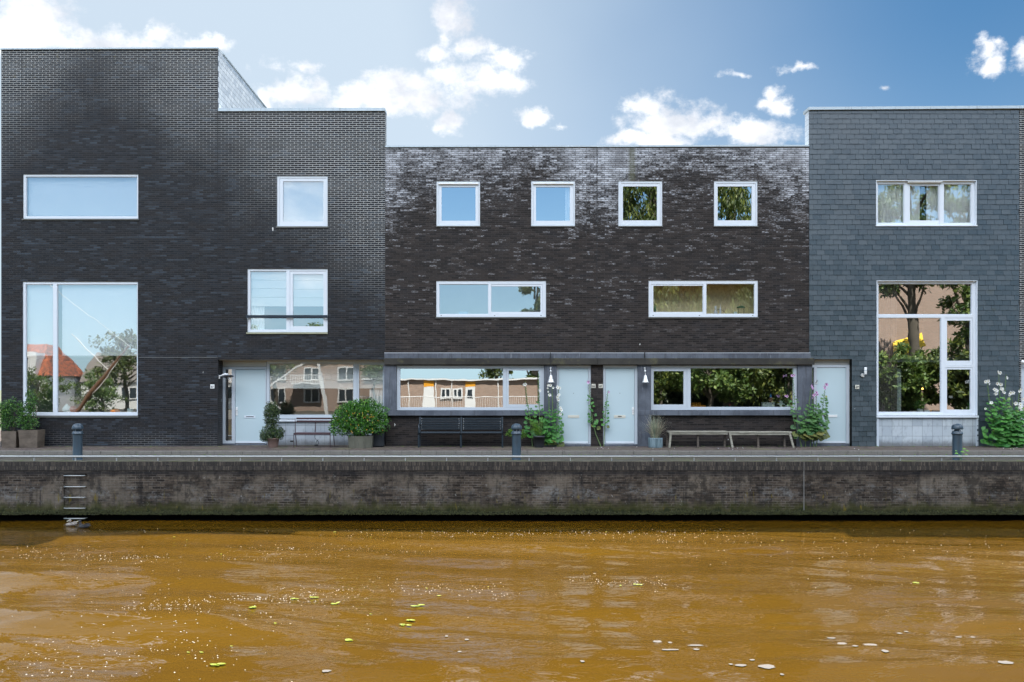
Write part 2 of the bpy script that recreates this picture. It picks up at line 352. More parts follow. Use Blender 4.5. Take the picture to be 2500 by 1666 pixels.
M_FASC = paint('beige_fascia', (.42,.42,.39), .5, .06)
M_COP = paint('zinc_coping', (.46,.52,.55), .42, .14, metal=.25, dirt=.35, scale=6)
M_SILLD = paint('dark_sill', (.10,.10,.09), .6, .3, dirt=.4)
M_DARK = paint('black_gap', (.012,.012,.013), .8, .1)
M_NAVY = paint('navy_metal', (.010,.016,.026), .35, .1)
M_BENCH = paint('dark_blue_metal', (.009,.017,.024), .4, .15)
M_BROWN = paint('aubergine_metal', (.05,.022,.026), .45, .1)
M_BOL = paint('blue_grey_iron', (.030,.052,.072), .38, .3, dirt=.35, scale=7)
M_STEEL = paint('galvanised_steel', (.40,.42,.43), .38, .12, metal=.55, dirt=.3, scale=9)
M_LAMP = paint('satin_aluminium', (.66,.66,.64), .35, .1, metal=.45)
M_CERA = paint('white_enamel', (.78,.78,.76), .25, .03)
M_PLATE = paint('ivory_plate', (.60,.57,.48), .4, .04)
M_INK = paint('dark_ink', (.05,.045,.04), .6, .05)
M_RAIL = paint('steel_tube', (.34,.355,.35), .30, .10, metal=.55, dirt=.25, scale=10)
M_BACK = paint('roof_felt', (.10,.10,.10), .9, .1)
M_GL = mat('window_glass', f_glass(.56, .055)); M_GLF = mat('flat_glass', f_glass(.50, .02))
M_WOODG = mat('weathered_wood', f_wood((.17,.155,.115), (.36,.335,.27)))
M_WOODD = mat('dark_old_wood', f_wood((.06,.045,.033), (.12,.095,.075)))

# ---------------- objects
def link(o, parent=None):
    COL.objects.link(o)
    if parent is not None: o.parent = parent
    return o
def tag(o, label=None, cat=None, group=None, kind=None):
    for k, v in (('label', label), ('category', cat), ('group', group), ('kind', kind)):
        if v: o[k] = v
    return o
def thing(name, loc, label, cat, group=None):
    o = bpy.data.objects.new(name, None); o.location = loc; o.empty_display_size = .2; COL.objects.link(o)
    return tag(o, label, cat, group)
def wloc(o):
    v = Vector((0,0,0))
    while o is not None: v += Vector(o.location); o = o.parent
    return v
class MB:
    """collects geometry in world coordinates"""
    def __init__(s): s.v = []; s.f = []; s.mi = []; s.sm = []
    def add(s, vs, fs, mi=0, smooth=False):
        k = len(s.v); s.v += [tuple(a) for a in vs]
        for f in fs: s.f.append(tuple(i+k for i in f)); s.mi.append(mi); s.sm.append(smooth)
        return s
    def quad(s, a, b, c, d, mi=0): return s.add([a,b,c,d], [(0,1,2,3)], mi)
    def box(s, x0, x1, y0, y1, z0, z1, mi=0, bev=0.0):
        if x0 > x1: x0, x1 = x1, x0
        if y0 > y1: y0, y1 = y1, y0
        if z0 > z1: z0, z1 = z1, z0
        if bev <= 0:
            return s.add([(x0,y0,z0),(x1,y0,z0),(x1,y1,z0),(x0,y1,z0),(x0,y0,z1),(x1,y0,z1),(x1,y1,z1),(x0,y1,z1)],
                  [(0,3,2,1),(4,5,6,7),(0,1,5,4),(1,2,6,5),(2,3,7,6),(3,0,4,7)], mi)
        e = min(bev, (x1-x0)/2.1, (y1-y0)/2.1, (z1-z0)/2.1); vs = []; idx = {}
        for i, x in enumerate((x0, x1)):
            for j, y in enumerate((y0, y1)):
                for k, z in enumerate((z0, z1)):
                    sx, sy, sz = (1,-1)[i], (1,-1)[j], (1,-1)[k]
                    idx[i,j,k,0] = len(vs); vs.append((x, y+sy*e, z+sz*e))
                    idx[i,j,k,1] = len(vs); vs.append((x+sx*e, y, z+sz*e))
                    idx[i,j,k,2] = len(vs); vs.append((x+sx*e, y+sy*e, z))
        fs = []
        for i in (0,1): fs.append([idx[i,0,0,0], idx[i,1,0,0], idx[i,1,1,0], idx[i,0,1,0]][::(-1 if i == 0 else 1)])
        for j in (0,1): fs.append([idx[0,j,0,1], idx[1,j,0,1], idx[1,j,1,1], idx[0,j,1,1]][::(1 if j == 0 else -1)])
        for k in (0,1): fs.append([idx[0,0,k,2], idx[1,0,k,2], idx[1,1,k,2], idx[0,1,k,2]][::(-1 if k == 0 else 1)])
        for a in (0,1):
            for c in (0,1):
                fs.append([idx[0,a,c,1], idx[1,a,c,1], idx[1,a,c,2], idx[0,a,c,2]])
                fs.append([idx[a,0,c,0], idx[a,1,c,0], idx[a,1,c,2], idx[a,0,c,2]])
                fs.append([idx[a,c,0,0], idx[a,c,1,0], idx[a,c,1,1], idx[a,c,0,1]])
        for i in (0,1):
            for j in (0,1):
                for k in (0,1): fs.append([idx[i,j,k,0], idx[i,j,k,1], idx[i,j,k,2]])
        return s.add(vs, fs, mi)
    def holed(s, x0, x1, z0, z1, holes, y0, y1, mi=0):
        """vertical slab with rectangular holes; y0 is the front"""
        hs = [(max(a,x0), min(b,x1), max(c,z0), min(d,z1)) for a,b,c,d in holes]
        xs = sorted({x0, x1, *[h[0] for h in hs], *[h[1] for h in hs]}); zs = sorted({z0, z1, *[h[2] for h in hs], *[h[3] for h in hs]})
        def solid(i, k):
            if i < 0 or k < 0 or i >= len(xs)-1 or k >= len(zs)-1: return False
            cx = (xs[i]+xs[i+1])/2; cz = (zs[k]+zs[k+1])/2
            return not any(h[0] < cx < h[1] and h[2] < cz < h[3] for h in hs)
        for i in range(len(xs)-1):
            for k in range(len(zs)-1):
                if not solid(i, k): continue
                a, b, c, d = xs[i], xs[i+1], zs[k], zs[k+1]
                s.quad((a,y0,c),(b,y0,c),(b,y0,d),(a,y0,d), mi); s.quad((b,y1,c),(a,y1,c),(a,y1,d),(b,y1,d), mi)
                if not solid(i-1,k): s.quad((a,y1,c),(a,y0,c),(a,y0,d),(a,y1,d), mi)
                if not solid(i+1,k): s.quad((b,y0,c),(b,y1,c),(b,y1,d),(b,y0,d), mi)
                if not solid(i,k-1): s.quad((a,y1,c),(b,y1,c),(b,y0,c),(a,y0,c), mi)
                if not solid(i,k+1): s.quad((a,y0,d),(b,y0,d),(b,y1,d),(a,y1,d), mi)
        return s
    def tube(s, pts, rad, n=8, mi=0, caps=True):
        pts = [Vector(p) for p in pts]; rs = rad if isinstance(rad, (list, tuple)) else [rad]*len(pts)
        vs = []; fs = []; up = None
        for i, p in enumerate(pts):
            d = (pts[min(i+1, len(pts)-1)]-pts[max(i-1, 0)]).normalized()
            if up is None: up = Vector((0,0,1)) if abs(d.z) < .9 else Vector((0,1,0))
            a = d.cross(up).normalized(); b_ = a.cross(d).normalized(); up = b_
            for k in range(n):
                t_ = 2*math.pi*k/n; vs.append(p+(a*math.cos(t_)+b_*math.sin(t_))*rs[i])
        for i in range(len(pts)-1):
            for k in range(n):
                k2 = (k+1) % n; fs.append((i*n+k, i*n+k2, (i+1)*n+k2, (i+1)*n+k))
        s.add(vs, fs, mi, True)
        if caps:
            m_ = (len(pts)-1)*n
            s.add(vs[:n], [tuple(range(n))], mi); s.add(vs[m_:], [tuple(range(n))[::-1]], mi)
        return s
    def lathe(s, prof, cx, cy, n=24, mi=0, smooth=True, z0=0.0, rot=None):
        """prof: list of (r, z)"""
        vs = []; fs = []
        for r, z in prof:
            for k in range(n):
                t_ = 2*math.pi*k/n; q = Vector((r*math.cos(t_), r*math.sin(t_), z))
                if rot: q = rot @ q
                vs.append((cx+q.x, cy+q.y, z0+q.z))
        for i in range(len(prof)-1):
            for k in range(n):
                k2 = (k+1) % n; fs.append((i*n+k, i*n+k2, (i+1)*n+k2, (i+1)*n+k))
        s.add(vs, fs, mi, smooth)
        s.add(vs[:n], [tuple(range(n))[::-1]], mi); s.add(vs[-n:], [tuple(range(n))], mi)
        return s
    def beam(s, a, b, w_, h_, mi=0):
        a = Vector(a); b = Vector(b); d = (b-a).normalized()
        u = Vector((0,1,0)) if abs(d.y) < .9 else Vector((1,0,0)); p = d.cross(u).normalized()*w_/2; q = d.cross(p).normalized()*h_/2
        vs = [a-p-q, a+p-q, a+p+q, a-p+q, b-p-q, b+p-q, b+p+q, b-p+q]
        return s.add(vs, [(0,3,2,1),(4,5,6,7),(0,1,5,4),(1,2,6,5),(2,3,7,6),(3,0,4,7)], mi)
    def build(s, name, mats, parent=None, label=None, cat=None, group=None, kind=None, origin=None):
        off = wloc(parent) if parent is not None else Vector(origin or (0,0,0))
        me = bpy.data.meshes.new(name)
        me.from_pydata([(x-off.x, y-off.y, z-off.z) for x, y, z in s.v], [], s.f)
        for m_ in (mats if isinstance(mats, (list, tuple)) else [mats]): me.materials.append(m_)
        me.polygons.foreach_set('material_index', s.mi); me.polygons.foreach_set('use_smooth', s.sm)
        me.update()
        o = bpy.data.objects.new(name, me); link(o, parent)
        if parent is None: o.location = off
        return tag(o, label, cat, group, kind)
def text_mesh(body, size, loc, parent, m_, name='number', depth=.002, align='CENTER'):
    c = bpy.data.curves.new('t', 'FONT'); c.body = body; c.size = size; c.extrude = depth; c.align_x = align; c.offset = .0015
    tmp = bpy.data.objects.new('t', c); COL.objects.link(tmp)
    dg = bpy.context.evaluated_depsgraph_get(); dg.update()
    me = bpy.data.meshes.new_from_object(tmp.evaluated_get(dg)); me.materials.clear(); me.materials.append(m_)
    bpy.data.objects.remove(tmp); bpy.data.curves.remove(c)
    me.transform(Matrix.Rotation(R(90), 4, 'X')); o = bpy.data.objects.new(name, me)
    link(o, parent); o.location = Vector(loc)-(wloc(parent) if parent else Vector((0,0,0)))
    return o
M_GLC = mat('bare_window_glass', f_glass(.24, .055))
M_GLB = mat('clear_window_glass', f_glass(.36, .055))
# ---------------- house helpers
def rect(px, y):
    l, t, r, b = px; return (X(l,y), X(r,y), Z(b,y), Z(t,y))
def window(house, outer, y, panes, fmat=None, depth=.07, glass=None, sill=None, name='window', sash_in=.012, label=None):
    """outer and panes in photo pixels measured at the frame's own depth y. panes: ('fix', rect) or ('sash', sash rect, glass rect)"""
    fmat = fmat or M_ALU; glass = glass or M_GL; e = .0015
    x0, x1, z0, z1 = rect(outer, y)
    m = MB(); m.holed(x0+e, x1-e, z0+e, z1-e, [rect(p[1], y) for p in panes], y, y+depth)
    w_ = m.build(name, fmat, house, label)
    for p in panes:
        a, b, c, d = rect(p[1], y)
        if p[0] == 'sash':
            g = rect(p[2], y+sash_in)
            s = MB(); s.holed(a+.004, b-.004, c+.004, d-.004, [g], y+sash_in, y+depth-.006); s.build('sash', fmat, w_)
            a, b, c, d = g
        else:
            # thin glazing bead
            s = MB(); s.holed(a+.001, b-.001, c+.001, d-.001, [(a+.014, b-.014, c+.014, d-.014)], y+.022, y+depth-.006); s.build('glazing_bead', fmat, w_)
            a, b, c, d = a+.012, b-.012, c+.012, d-.012
        gy = y+depth*.62
        MB().quad((a-.003, gy, c-.003), (b+.003, gy, c-.003), (b+.003, gy, d+.003), (a-.003, gy, d+.003)).build('pane', glass, w_)
    if sill:
        l, t, r, b = sill[0]; MB().box(X(l), X(r), -sill[1], y+.02, Z(b), Z(t), bev=.004).build('sill', sill[2], w_)
    return w_
def room(house, pxs, y0, depth, col, name='room_interior'):
    x0, x1, z0, z1 = rect(pxs, 0); y1 = y0+depth
    m = MB(); m.quad((x0,y1,z0),(x1,y1,z0),(x1,y1,z1),(x0,y1,z1)); m.quad((x0,y0,z0),(x1,y0,z0),(x1,y1,z0),(x0,y1,z0))
    m.quad((x0,y0,z1),(x0,y1,z1),(x1,y1,z1),(x1,y0,z1)); m.quad((x0,y0,z0),(x0,y1,z0),(x0,y1,z1),(x0,y0,z1)); m.quad((x1,y0,z0),(x1,y0,z1),(x1,y1,z1),(x1,y1,z0))
    return m.build(name, paint('plaster_%02d%02d%02d' % tuple(int(c*99) for c in col), col, .8, .05), house)
def shell(house, px0, px1, ytop, y0=.36, depth=9.0, drop=0.0):
    x0, x1 = X(px0)+.004, X(px1)-.004; zt = Z(ytop)-drop
    MB().box(x0, x1, y0, y0+depth, zt-.25, zt).build('roof', M_BACK, house)
    m = MB(); m.box(x0, x0+.08, y0, y0+depth, -.05, zt-.252); m.box(x1-.08, x1, y0, y0+depth, -.05, zt-.252); m.box(x0+.082, x1-.082, y0+depth-.1, y0+depth-.002, -.05, zt-.252)
    m.build('rear_walls', M_A, house)
def door(house, frame, leaf, y, slot, fmat=M_FR, dmat=M_DOOR, handle=None, label=None, side=None, dark=True, peep=None, slotcol=None):
    x0, x1, z0, z1 = rect(frame, y)
    holes = [rect(leaf, y)]+([rect(side, y)] if side else [])
    m = MB(); m.holed(x0, x1, z0, z1, holes, y, y+.08)
    fr = m.build('door_frame', fmat, house)
    if side:
        a, b, c, d = rect(side, y); MB().quad((a-.003, y+.045, c-.003), (b+.003, y+.045, c-.003), (b+.003, y+.045, d+.003), (a-.003, y+.045, d+.003)).build('pane', M_GLF, fr)
    a, b, c, d = rect(leaf, y)
    dr = MB().box(a+.008, b-.006, y+.022, y+.066, c+.012, d-.010, bev=.003).build('door', dmat, house, label)
    MB().box(a+.012, b-.010, y+.012, y+.021, c+.012, c+.075, bev=.002).build('kick_plate', M_ALU, dr)
    MB().box(x0, x1, y-.03, y+.10, SW-.01, z0-.002).build('threshold', M_CON, house)
    if slot:
        a2, b2, c2, d2 = rect(slot, y)
        s = MB(); s.box(a2, b2, y+.008, y+.021, c2, d2, bev=.003); o = s.build('letter_slot', slotcol or M_ALU, dr)
        if dark: MB().box(a2+(b2-a2)*(.16 if dark == 2 else .34), b2-(b2-a2)*(.14 if dark == 2 else .34), y+.0065, y+.0079, c2+(d2-c2)*.38, c2+(d2-c2)*.68).build('slot_opening', M_DARK, o)
    if handle:
        a2, b2, c2, d2 = rect(handle, y)
        h = MB(); h.box(a2, b2, y+.006, y+.021, c2, d2, bev=.008)
        o = h.build('handle', M_CERA, dr); cx = (a2+b2)/2; cz = c2+(d2-c2)*.62
        k = MB(); k.tube([(cx, y+.006, cz), (cx, y-.045, cz)], .009); k.tube([(cx, y-.045, cz), (cx+(.05 if cx < (a+b)/2 else -.05), y-.045, cz)], .009)
        k.build('lever', M_STEEL, o)
        MB().lathe([(.008,0),(.008,.004)], cx, y+.0055, 10, rot=Matrix.Rotation(R(90), 3, 'X'), z0=c2+(d2-c2)*.30).build('keyhole', M_DARK, o)
    if peep:
        px, py = peep; MB().lathe([(.010,0),(.010,.006)], X(px, y), y+.021, 10, rot=Matrix.Rotation(R(90), 3, 'X'), z0=Z(py, y)).build('peephole', M_DARK, dr)
    return dr
def coping(house, px0, px1, t, b, proud=.05, back=.40, side=0.0, t2=None):
    x0, x1 = X(px0), X(px1); zt, zb = Z(t), Z(b); zt2 = Z(t2) if t2 else zt; d = zt-zb
    m = MB(); y0, y1 = -proud, back
    m.add([(x0,y0,zb),(x1,y0,zt2-d),(x1,y1,zt2-d),(x0,y1,zb),(x0,y0,zt),(x1,y0,zt2),(x1,y1,zt2),(x0,y1,zt)],
          [(0,3,2,1),(4,5,6,7),(0,1,5,4),(1,2,6,5),(2,3,7,6),(3,0,4,7)])
    o = m.build('coping', M_COP, house)
    x = x0+1.3
    while x < x1-.5: MB().box(x, x+.006, y0-.003, y0-.0005, zb+.003, zt-.004).build('coping_joint', M_SILLD, o); x += 2.4
    return o
def joint(house, px, t, b, m_=None, w_=.012, y=-.003):
    x = X(px); MB().box(x-w_/2, x+w_/2, y, .004, Z(b), Z(t)).build('expansion_joint', m_ or M_DARK, house)
def plate(house_name_label, px, py, num, y, size=.125, m_=None):
    x, z = X(px, y), Z(py, y)
    t = thing('house_number', (x, y, z-size/2), house_name_label, 'house number', 'house number plates')
    MB().box(x-size/2, x+size/2, y-.012, y, z-size/2, z+size/2, bev=.004).build('plate', m_ or M_PLATE, t)
    text_mesh(num, .085, (x, y-.0135, z-.038), t, M_INK)
    return t
def curtain(name, label, px, y, folds, amp, m_, cat='curtain', group=None):
    x0, x1, z0, z1 = rect(px, y); n = folds*8; m = MB(); rnd = random.Random(len(label)); vs = []; fs = []
    ph = 0; P = []
    for i in range(n+1):
        ph += 2*math.pi/8*(.7+.6*rnd.random()); P.append((x0+(x1-x0)*i/n, math.sin(ph)*amp*(.7+.5*rnd.random())))
    for i, (x, d) in enumerate(P): vs += [(x, y+d, z0), (x, y+d*.75, z1)]
    for i in range(n): fs.append((2*i, 2*i+2, 2*i+3, 2*i+1))
    m.add(vs, fs, 0, True)
    o = m.build(name, m_, None, label, cat, group, origin=((x0+x1)/2, y, z0)); return o
def slats(name, label, px, y, pitch, m_, tilt=.5, group=None):
    x0, x1, z0, z1 = rect(px, y); z = z1-.04
    m = MB(); m.box(x0, x1, y-.015, y+.02, z1-.035, z1)
    while z > z0+.02:
        m.add([(x0,y-.012,z-.009*tilt*2),(x1,y-.012,z-.009*tilt*2),(x1,y+.012,z+.009*tilt*2),(x0,y+.012,z+.009*tilt*2)], [(0,1,2,3)]); z -= pitch
    m.box(x0, x1, y-.013, y+.013, z0, z0+.018)
    return m.build(name, m_, None, label, 'blind', group, origin=((x0+x1)/2, y, z0))
def roman(name, label, px, y, folds, m_, group=None):
    x0, x1, z0, z1 = rect(px, y); m = MB(); zs = [z1]+[Z(f, y) for f in folds]+[z0]
    vs = []; fs = []
    for i in range(len(zs)-1):
        a, b = zs[i], zs[i+1]; k = len(m.v)
        m.add([(x0,y,a),(x1,y,a),(x1,y-.012,b+.01),(x0,y-.012,b+.01),(x1,y+.002,b),(x0,y+.002,b)], [(0,1,2,3),(3,2,4,5)])
    return m.build(name, m_, None, label, 'blind', group, origin=((x0+x1)/2, y, z0))
def fabric(name, col, tr=.35):
    def f(t, b):
        p = pos(t); c = t.mix(t.noise(p, 60, 3), tuple(x*.92 for x in col), col); t.put(b.inputs['Base Color'], c); b.inputs['Roughness'].default_value = .9
        tl = t.n('BsdfTranslucent'); t.put(tl.inputs[0], c); mx = t.n('MixShader'); mx.inputs[0].default_value = tr
        out = [n for n in t.t.nodes if n.type == 'OUTPUT_MATERIAL'][0]
        t.l.new(b.outputs[0], mx.inputs[1]); t.l.new(tl.outputs[0], mx.inputs[2]); t.l.new(mx.outputs[0], out.inputs[0])
    return mat(name, f)
M_BLIND = fabric('white_blind', (.94,.95,.95), .12); M_NET = fabric('net_curtain', (.92,.93,.90), .15); M_GREYC = fabric('grey_curtain', (.26,.23,.22), .15)
M_ROM = fabric('cream_blind', (.84,.85,.80), .2)

# ================= HOUSE A (tall brick block, far left)
A = thing('brick_house', (X(268), 0, SW), 'tallest blue-black brick house at the left end with one big square ground window', 'house')
a1 = (56,425.5,337.5,534.6); a2 = (55,688,336.5,1015)
m = MB(); m.holed(X(3), X(532)-.001, SW-.12, Z(121), [rect(a1,0), rect(a2,0)], 0, .11); m.build('brick_wall', M_A, A)
window(A, a1, .025, [('fix', (63,431.5,334.5,529))], glass=M_GLB, sill=((54,534.7,339,538.5), .035, M_SILLD))
window(A, a2, .025, [('fix', (62.5,694.5,129.5,1008)), ('fix', (139,694.5,334.6,1008))], glass=M_GLB, sill=((53,1015.2,338,1020), .035, M_SILLD))
for px in (53, 338.5): joint(A, px, 123, 424, w_=.007); joint(A, px, 540, 686, w_=.007)
joint(A, 531.5, 123, 1090, w_=.014)
MB().box(X(340), X(531), -.002, .003, Z(873.3), Z(872.4)).build('lime_streak', paint('pale_lime', (.2,.2,.19), .8, .3), A)
coping(A, 2, 533, 119.2, 122.5, .04, .40, t2=116.6)
shell(A, 3, 532, 124, y0=.36, depth=12.0)
MB().box(X(3)+.003, X(532)-.003, .112, .358, Z(200), Z(124)-.003).build('parapet', M_A, A)
def f_shingle(t, b):
    p = pos(t); s = t.n('SeparateXYZ', {0: p}); c = t.n('CombineXYZ'); t.put(c.inputs[0], s.outputs[1]); t.put(c.inputs[1], s.outputs[2])
    rnd, mo = brick(t, c.outputs[0], .25, .16, .008, .2)
    cc = t.mix(rnd, (.42,.46,.50), (.62,.65,.67)); cc = t.mix(mo, cc, (.16,.18,.20))
    t.put(b.inputs['Base Color'], cc); b.inputs['Roughness'].default_value = .4; bump(t, b, t.m('SUBTRACT', 1.0, mo), .6, .006)
M_SHG = mat('pale_shingle', f_shingle)
m = MB(); m.box(X(532), X(532)+.03, -.0, 12.3, Z(263.5), Z(121)); m.box(X(532), X(532)+.03, .47, 12.3, Z(372), Z(263.5)-.0005); m.build('side_cladding', M_SHG, A)
MB().box(X(532)-.02, X(532)+.05, .402, 12.32, Z(121)+.002, Z(117.5)).build('side_coping', M_COP, A)
MB().box(X(532)-.06, X(532)-.0005, .112, .50, SW-.1, Z(880)).build('entrance_jamb', M_A, A)
room(A, (20,400,420,560), .115, 3.0, (.55,.55,.52)); room(A, (20,640,470,868), .115, 4.0, (.5,.5,.48)); room(A, (20,872,470,1060), .115, 4.0, (.30,.31,.28))
slats('venetian_blind', 'white venetian blind lowered in the wide upper window of the tallest house', (70,433,334,527), .15, .030, M_BLIND, .95)
slats('venetian_blind', 'white venetian blind behind the narrow left pane of the big square window', (64,696,129,869), .15, .030, M_BLIND, .95)
slats('venetian_blind', 'white venetian blind filling the upper half of the large square pane', (152,696,334,869), .15, .030, M_BLIND, .95)
plate('small white house number plate on brick beside the lamp with a round black hood', 518.7, 944, '87', 0.0, m_=M_CERA)

# ================= HOUSE B
B = thing('brick_house', (X(736), 0, SW), 'blue-black brick house with a recessed ground floor, plant tubs and slim brown bench in front', 'house')
b1 = (676,429.5,800,553); b2 = (604,656.6,799.8,811.5)
m = MB(); m.holed(X(532)+.001, X(940)-.001, Z(878.5), Z(272), [rect(b1,0), rect(b2,0)], 0, .11); m.build('brick_wall', M_A, B)
MB().box(X(532)+.002, X(940)-.001, .112, .46, Z(880), Z(878.5)+.0).build('soffit', M_FASC, B)
MB().box(X(532)+.035, X(940)-.001, .112, .358, Z(360), Z(272)).build('parapet', M_A, B)
window(B, b1, .025, [('sash', (682.5,435,796,550), (691,443,789.5,541))], glass=M_GLB, sill=((674,553.2,802,557), .03, M_SILLD))
wb2 = window(B, b2, .025, [('fix', (610.5,662,699.5,806)), ('sash', (707.5,662,795.5,806), (715,669.6,789.5,797))], glass=M_GLB, sill=((601.5,811.7,800,816), .04, paint('mossy_sill', (.30,.30,.20), .7, .3)))
coping(B, 533.5, 940.5, 265.5, 273, .05, .40, t2=264.6)
shell(B, 533, 939.5, 357, y0=.62, depth=8.4)
MB().box(X(533.6), X(939), .36, .615, Z(368), Z(360)).build('roof_edge', M_BACK, B)
gr = thing('guard_rail', (X(701), -.02, Z(773)), 'dark bar across the lower part of the two-light window, fixed by small brackets', 'guard rail')
MB().box(X(601.5), X(799.8), -.045, -.015, Z(776.5), Z(770)).build('bar', M_NAVY, gr)
for px in (605.5, 797):
    m = MB(); m.box(X(px)-.012, X(px)+.012, -.05, .0, Z(780), Z(776.8)); m.tube([(X(px), -.03, Z(780)), (X(px), -.03, Z(782.5))], .012); m.build('bracket', M_STEEL, gr)
slats('venetian_blind', 'closed white venetian blind in the small top window of the recessed-entrance house', (688,440,793,545), .115, .026, M_BLIND, .9)
roman('roman_blind', 'white roman blind half lowered in the left light above the dark bar', (611,663,700,749), .13, [684.5,705.5,726.5], M_ROM)
roman('roman_blind', 'white roman blind half lowered in the right light above the dark bar', (713,668,791,749), .13, [686,707,728], M_ROM)
curtain('net_curtain', 'white gathered curtain at the left edge of the window with the dark bar', (611,664,646,806), .17, 5, .02, M_NET)
room(B, (645,405,835,575), .115, 3, (.5,.5,.5)); room(B, (560,620,860,850), .115, 3.5, (.22,.24,.27))
YB = .47
door(B, (543.6,896.3,650,1083), (573.6,901.8,647.8,1083.2), YB, (596,1015,623,1021), side=(549.7,902,565.8,1076.6), handle=(575,994.7,579.8,1015), dark=2, slotcol=M_ALU)
x0, x1, z0, z1 = rect((543.6,880,650,895.5), YB); MB().box(x0, x1, YB+.005, YB+.07, z0, z1+.03).build('fascia_panel', M_FASC, B)
window(B, (650.7,881,938.2,1022.7), YB, [('fix', (657.5,887.5,863.2,1014)), ('sash', (871.5,887.5,936.8,1014), (876.5,891,934.5,1010))], M_FR, glass=M_GLC)
x0, x1, z0, z1 = rect((650,1024.5,938.2,1029.5), YB); MB().box(x0, x1, YB-.07, YB+.05, z0, z1, bev=.005).build('sill', M_ALU, B)
M_T1 = mat('grey_tile_left', f_tile(.305, .305, .12, -.10, (.34,.38,.42), (.46,.50,.53)))
x0, x1, z0, z1 = rect((650.7,1030,938.2,1091), YB); MB().box(x0, x1, YB+.01, YB+.2, SW-.05, z1).build('tiled_plinth', M_T1, B)
x0, x1, z0, z1 = rect((708,1076,716,1079.6), YB); MB().box(x0, x1, YB+.006, YB+.011, z0, z1).build('vent_slot', M_DARK, B)
roman('roman_blind', 'pale translucent roman blind pulled halfway down behind the wide recessed ground window', (659,889,862,949.3), YB+.13, [913,929], M_ROM)
roman('roman_blind', 'pale roman blind in the narrow recessed light above the round bush', (877,891,936,949.3), YB+.13, [914,930], M_ROM)
curtain('net_curtain', 'pale gathered curtain behind the narrow recessed light above the round bush', (902,905,936,1010), YB+.19, 4, .02, M_NET)
room(B, (545,882,939,1028), YB+.09, 4.2, (.26,.25,.22))

# ================= HOUSES C1 / C2 (brown-black brick, mirrored pair)
def house_c(px0, px1, label):
    h = thing('brick_house', (X((px0+px1)/2), 0, SW), label, 'house'); return h
C1 = house_c(940, 1457.5, 'left one of the low brown-black brick pair with whitish bloom, long slatted bench in front')
C2 = house_c(1457.5, 1975, 'right one of the low brown-black brick pair with whitish bloom, long wooden bench in front')
c1, c2, c5 = (1065.4,442.5,1172,552), (1296.6,442,1404,552), (1065,686,1333,774.4)
c3, c4, c6 = (1509.5,442,1617,552), (1743,442,1849.6,552), (1583.3,685,1850.5,774.4)
m = MB(); m.holed(X(940)+.001, X(1457.3), Z(863), Z(361.5), [rect(c1,0), rect(c2,0), rect(c5,0)], 0, .11); m.build('brick_wall', M_C, C1)
m = MB(); m.holed(X(1457.7), X(1975)-.001, Z(863), Z(361), [rect(c3,0), rect(c4,0), rect(c6,0)], 0, .11); m.build('brick_wall', M_C, C2)
joint(C1, 1457.3, 362, 862, w_=.016)
coping(C1, 940.7, 1457.4, 357, 360.5, .04, .40, t2=356.2); coping(C2, 1457.6, 1974.5, 356.2, 360, .04, .40, t2=354.8)
shell(C1, 940.5, 1457.4, 362, y0=.62, depth=8.4, drop=.15); shell(C2, 1457.6, 1974.5, 362, y0=.62, depth=8.4, drop=.15)
for h, a, b in ((C1, 941, 1457), (C2, 1458, 1974)): MB().box(X(a), X(b), .113, .612, Z(376), Z(362.5)).build('parapet', M_C, h)
for h, o, g in ((C1, c1, (1078,457,1161,539.4)), (C1, c2, (1308.6,457,1391.3,539.4))):
    l, t, r, b = o
    w_ = window(h, o, .02, [('sash', (l+5.5,t+9.5,r-4,b-3.5), g)], sill=((l-.8,b+.2,r+.8,b+3), .03, M_SILLD))
    x0, x1, z0, z1 = rect((l+4.5,t+4.5,r-3.5,t+8.2), 0); MB().box(x0, x1, -.02, .019, z0, z1, bev=.006).build('vent_bar', M_CERA, w_)
for o, g in ((c3, (1520.7,455.5,1604.3,538.4)), (c4, (1752,455.5,1835.5,538.4))):
    l, t, r, b = o; window(C2, o, .02, [('sash', (l+6,t+6,r-5,b-3.5), g)], sill=((l-.8,b+.2,r+.8,b+3), .03, M_SILLD))
w5 = window(C1, c5, .02, [('fix', (1072,694,1192.5,768)), ('sash', (1199,694,1325,767), (1199.8,699.5,1319.6,762))], glass=M_GLB, sill=((1063.5,775,1334,778), .04, M_SILLD))
w6 = window(C2, c6, .02, [('sash', (1589.5,694,1717,767), (1595,698,1715.8,762)), ('fix', (1724,693,1843,767.5))], glass=M_GLB, sill=((1582.5,775,1851.5,778), .04, M_SILLD))
for w_, pxs in ((w5, (1077,1207.5,1321)), (w6, (1595,1708,1838))):
    for px in pxs: MB().box(X(px)-.018, X(px)+.018, .0175, .0195, Z(771.4), Z(770)).build('drain_slot', M_DARK, w_)
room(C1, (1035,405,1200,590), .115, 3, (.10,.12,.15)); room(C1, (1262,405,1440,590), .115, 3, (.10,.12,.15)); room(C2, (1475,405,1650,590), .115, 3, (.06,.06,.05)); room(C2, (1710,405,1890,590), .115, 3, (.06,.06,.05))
room(C1, (1030,650,1370,800), .115, 2.2, (.82,.85,.84)); room(C2, (1550,650,1890,800), .115, .55, (.93,.76,.46))
curtain('net_curtain', 'pale strip of curtain at the right edge of the second small square window', (1380,456,1393,540), .15, 2, .012, M_NET)
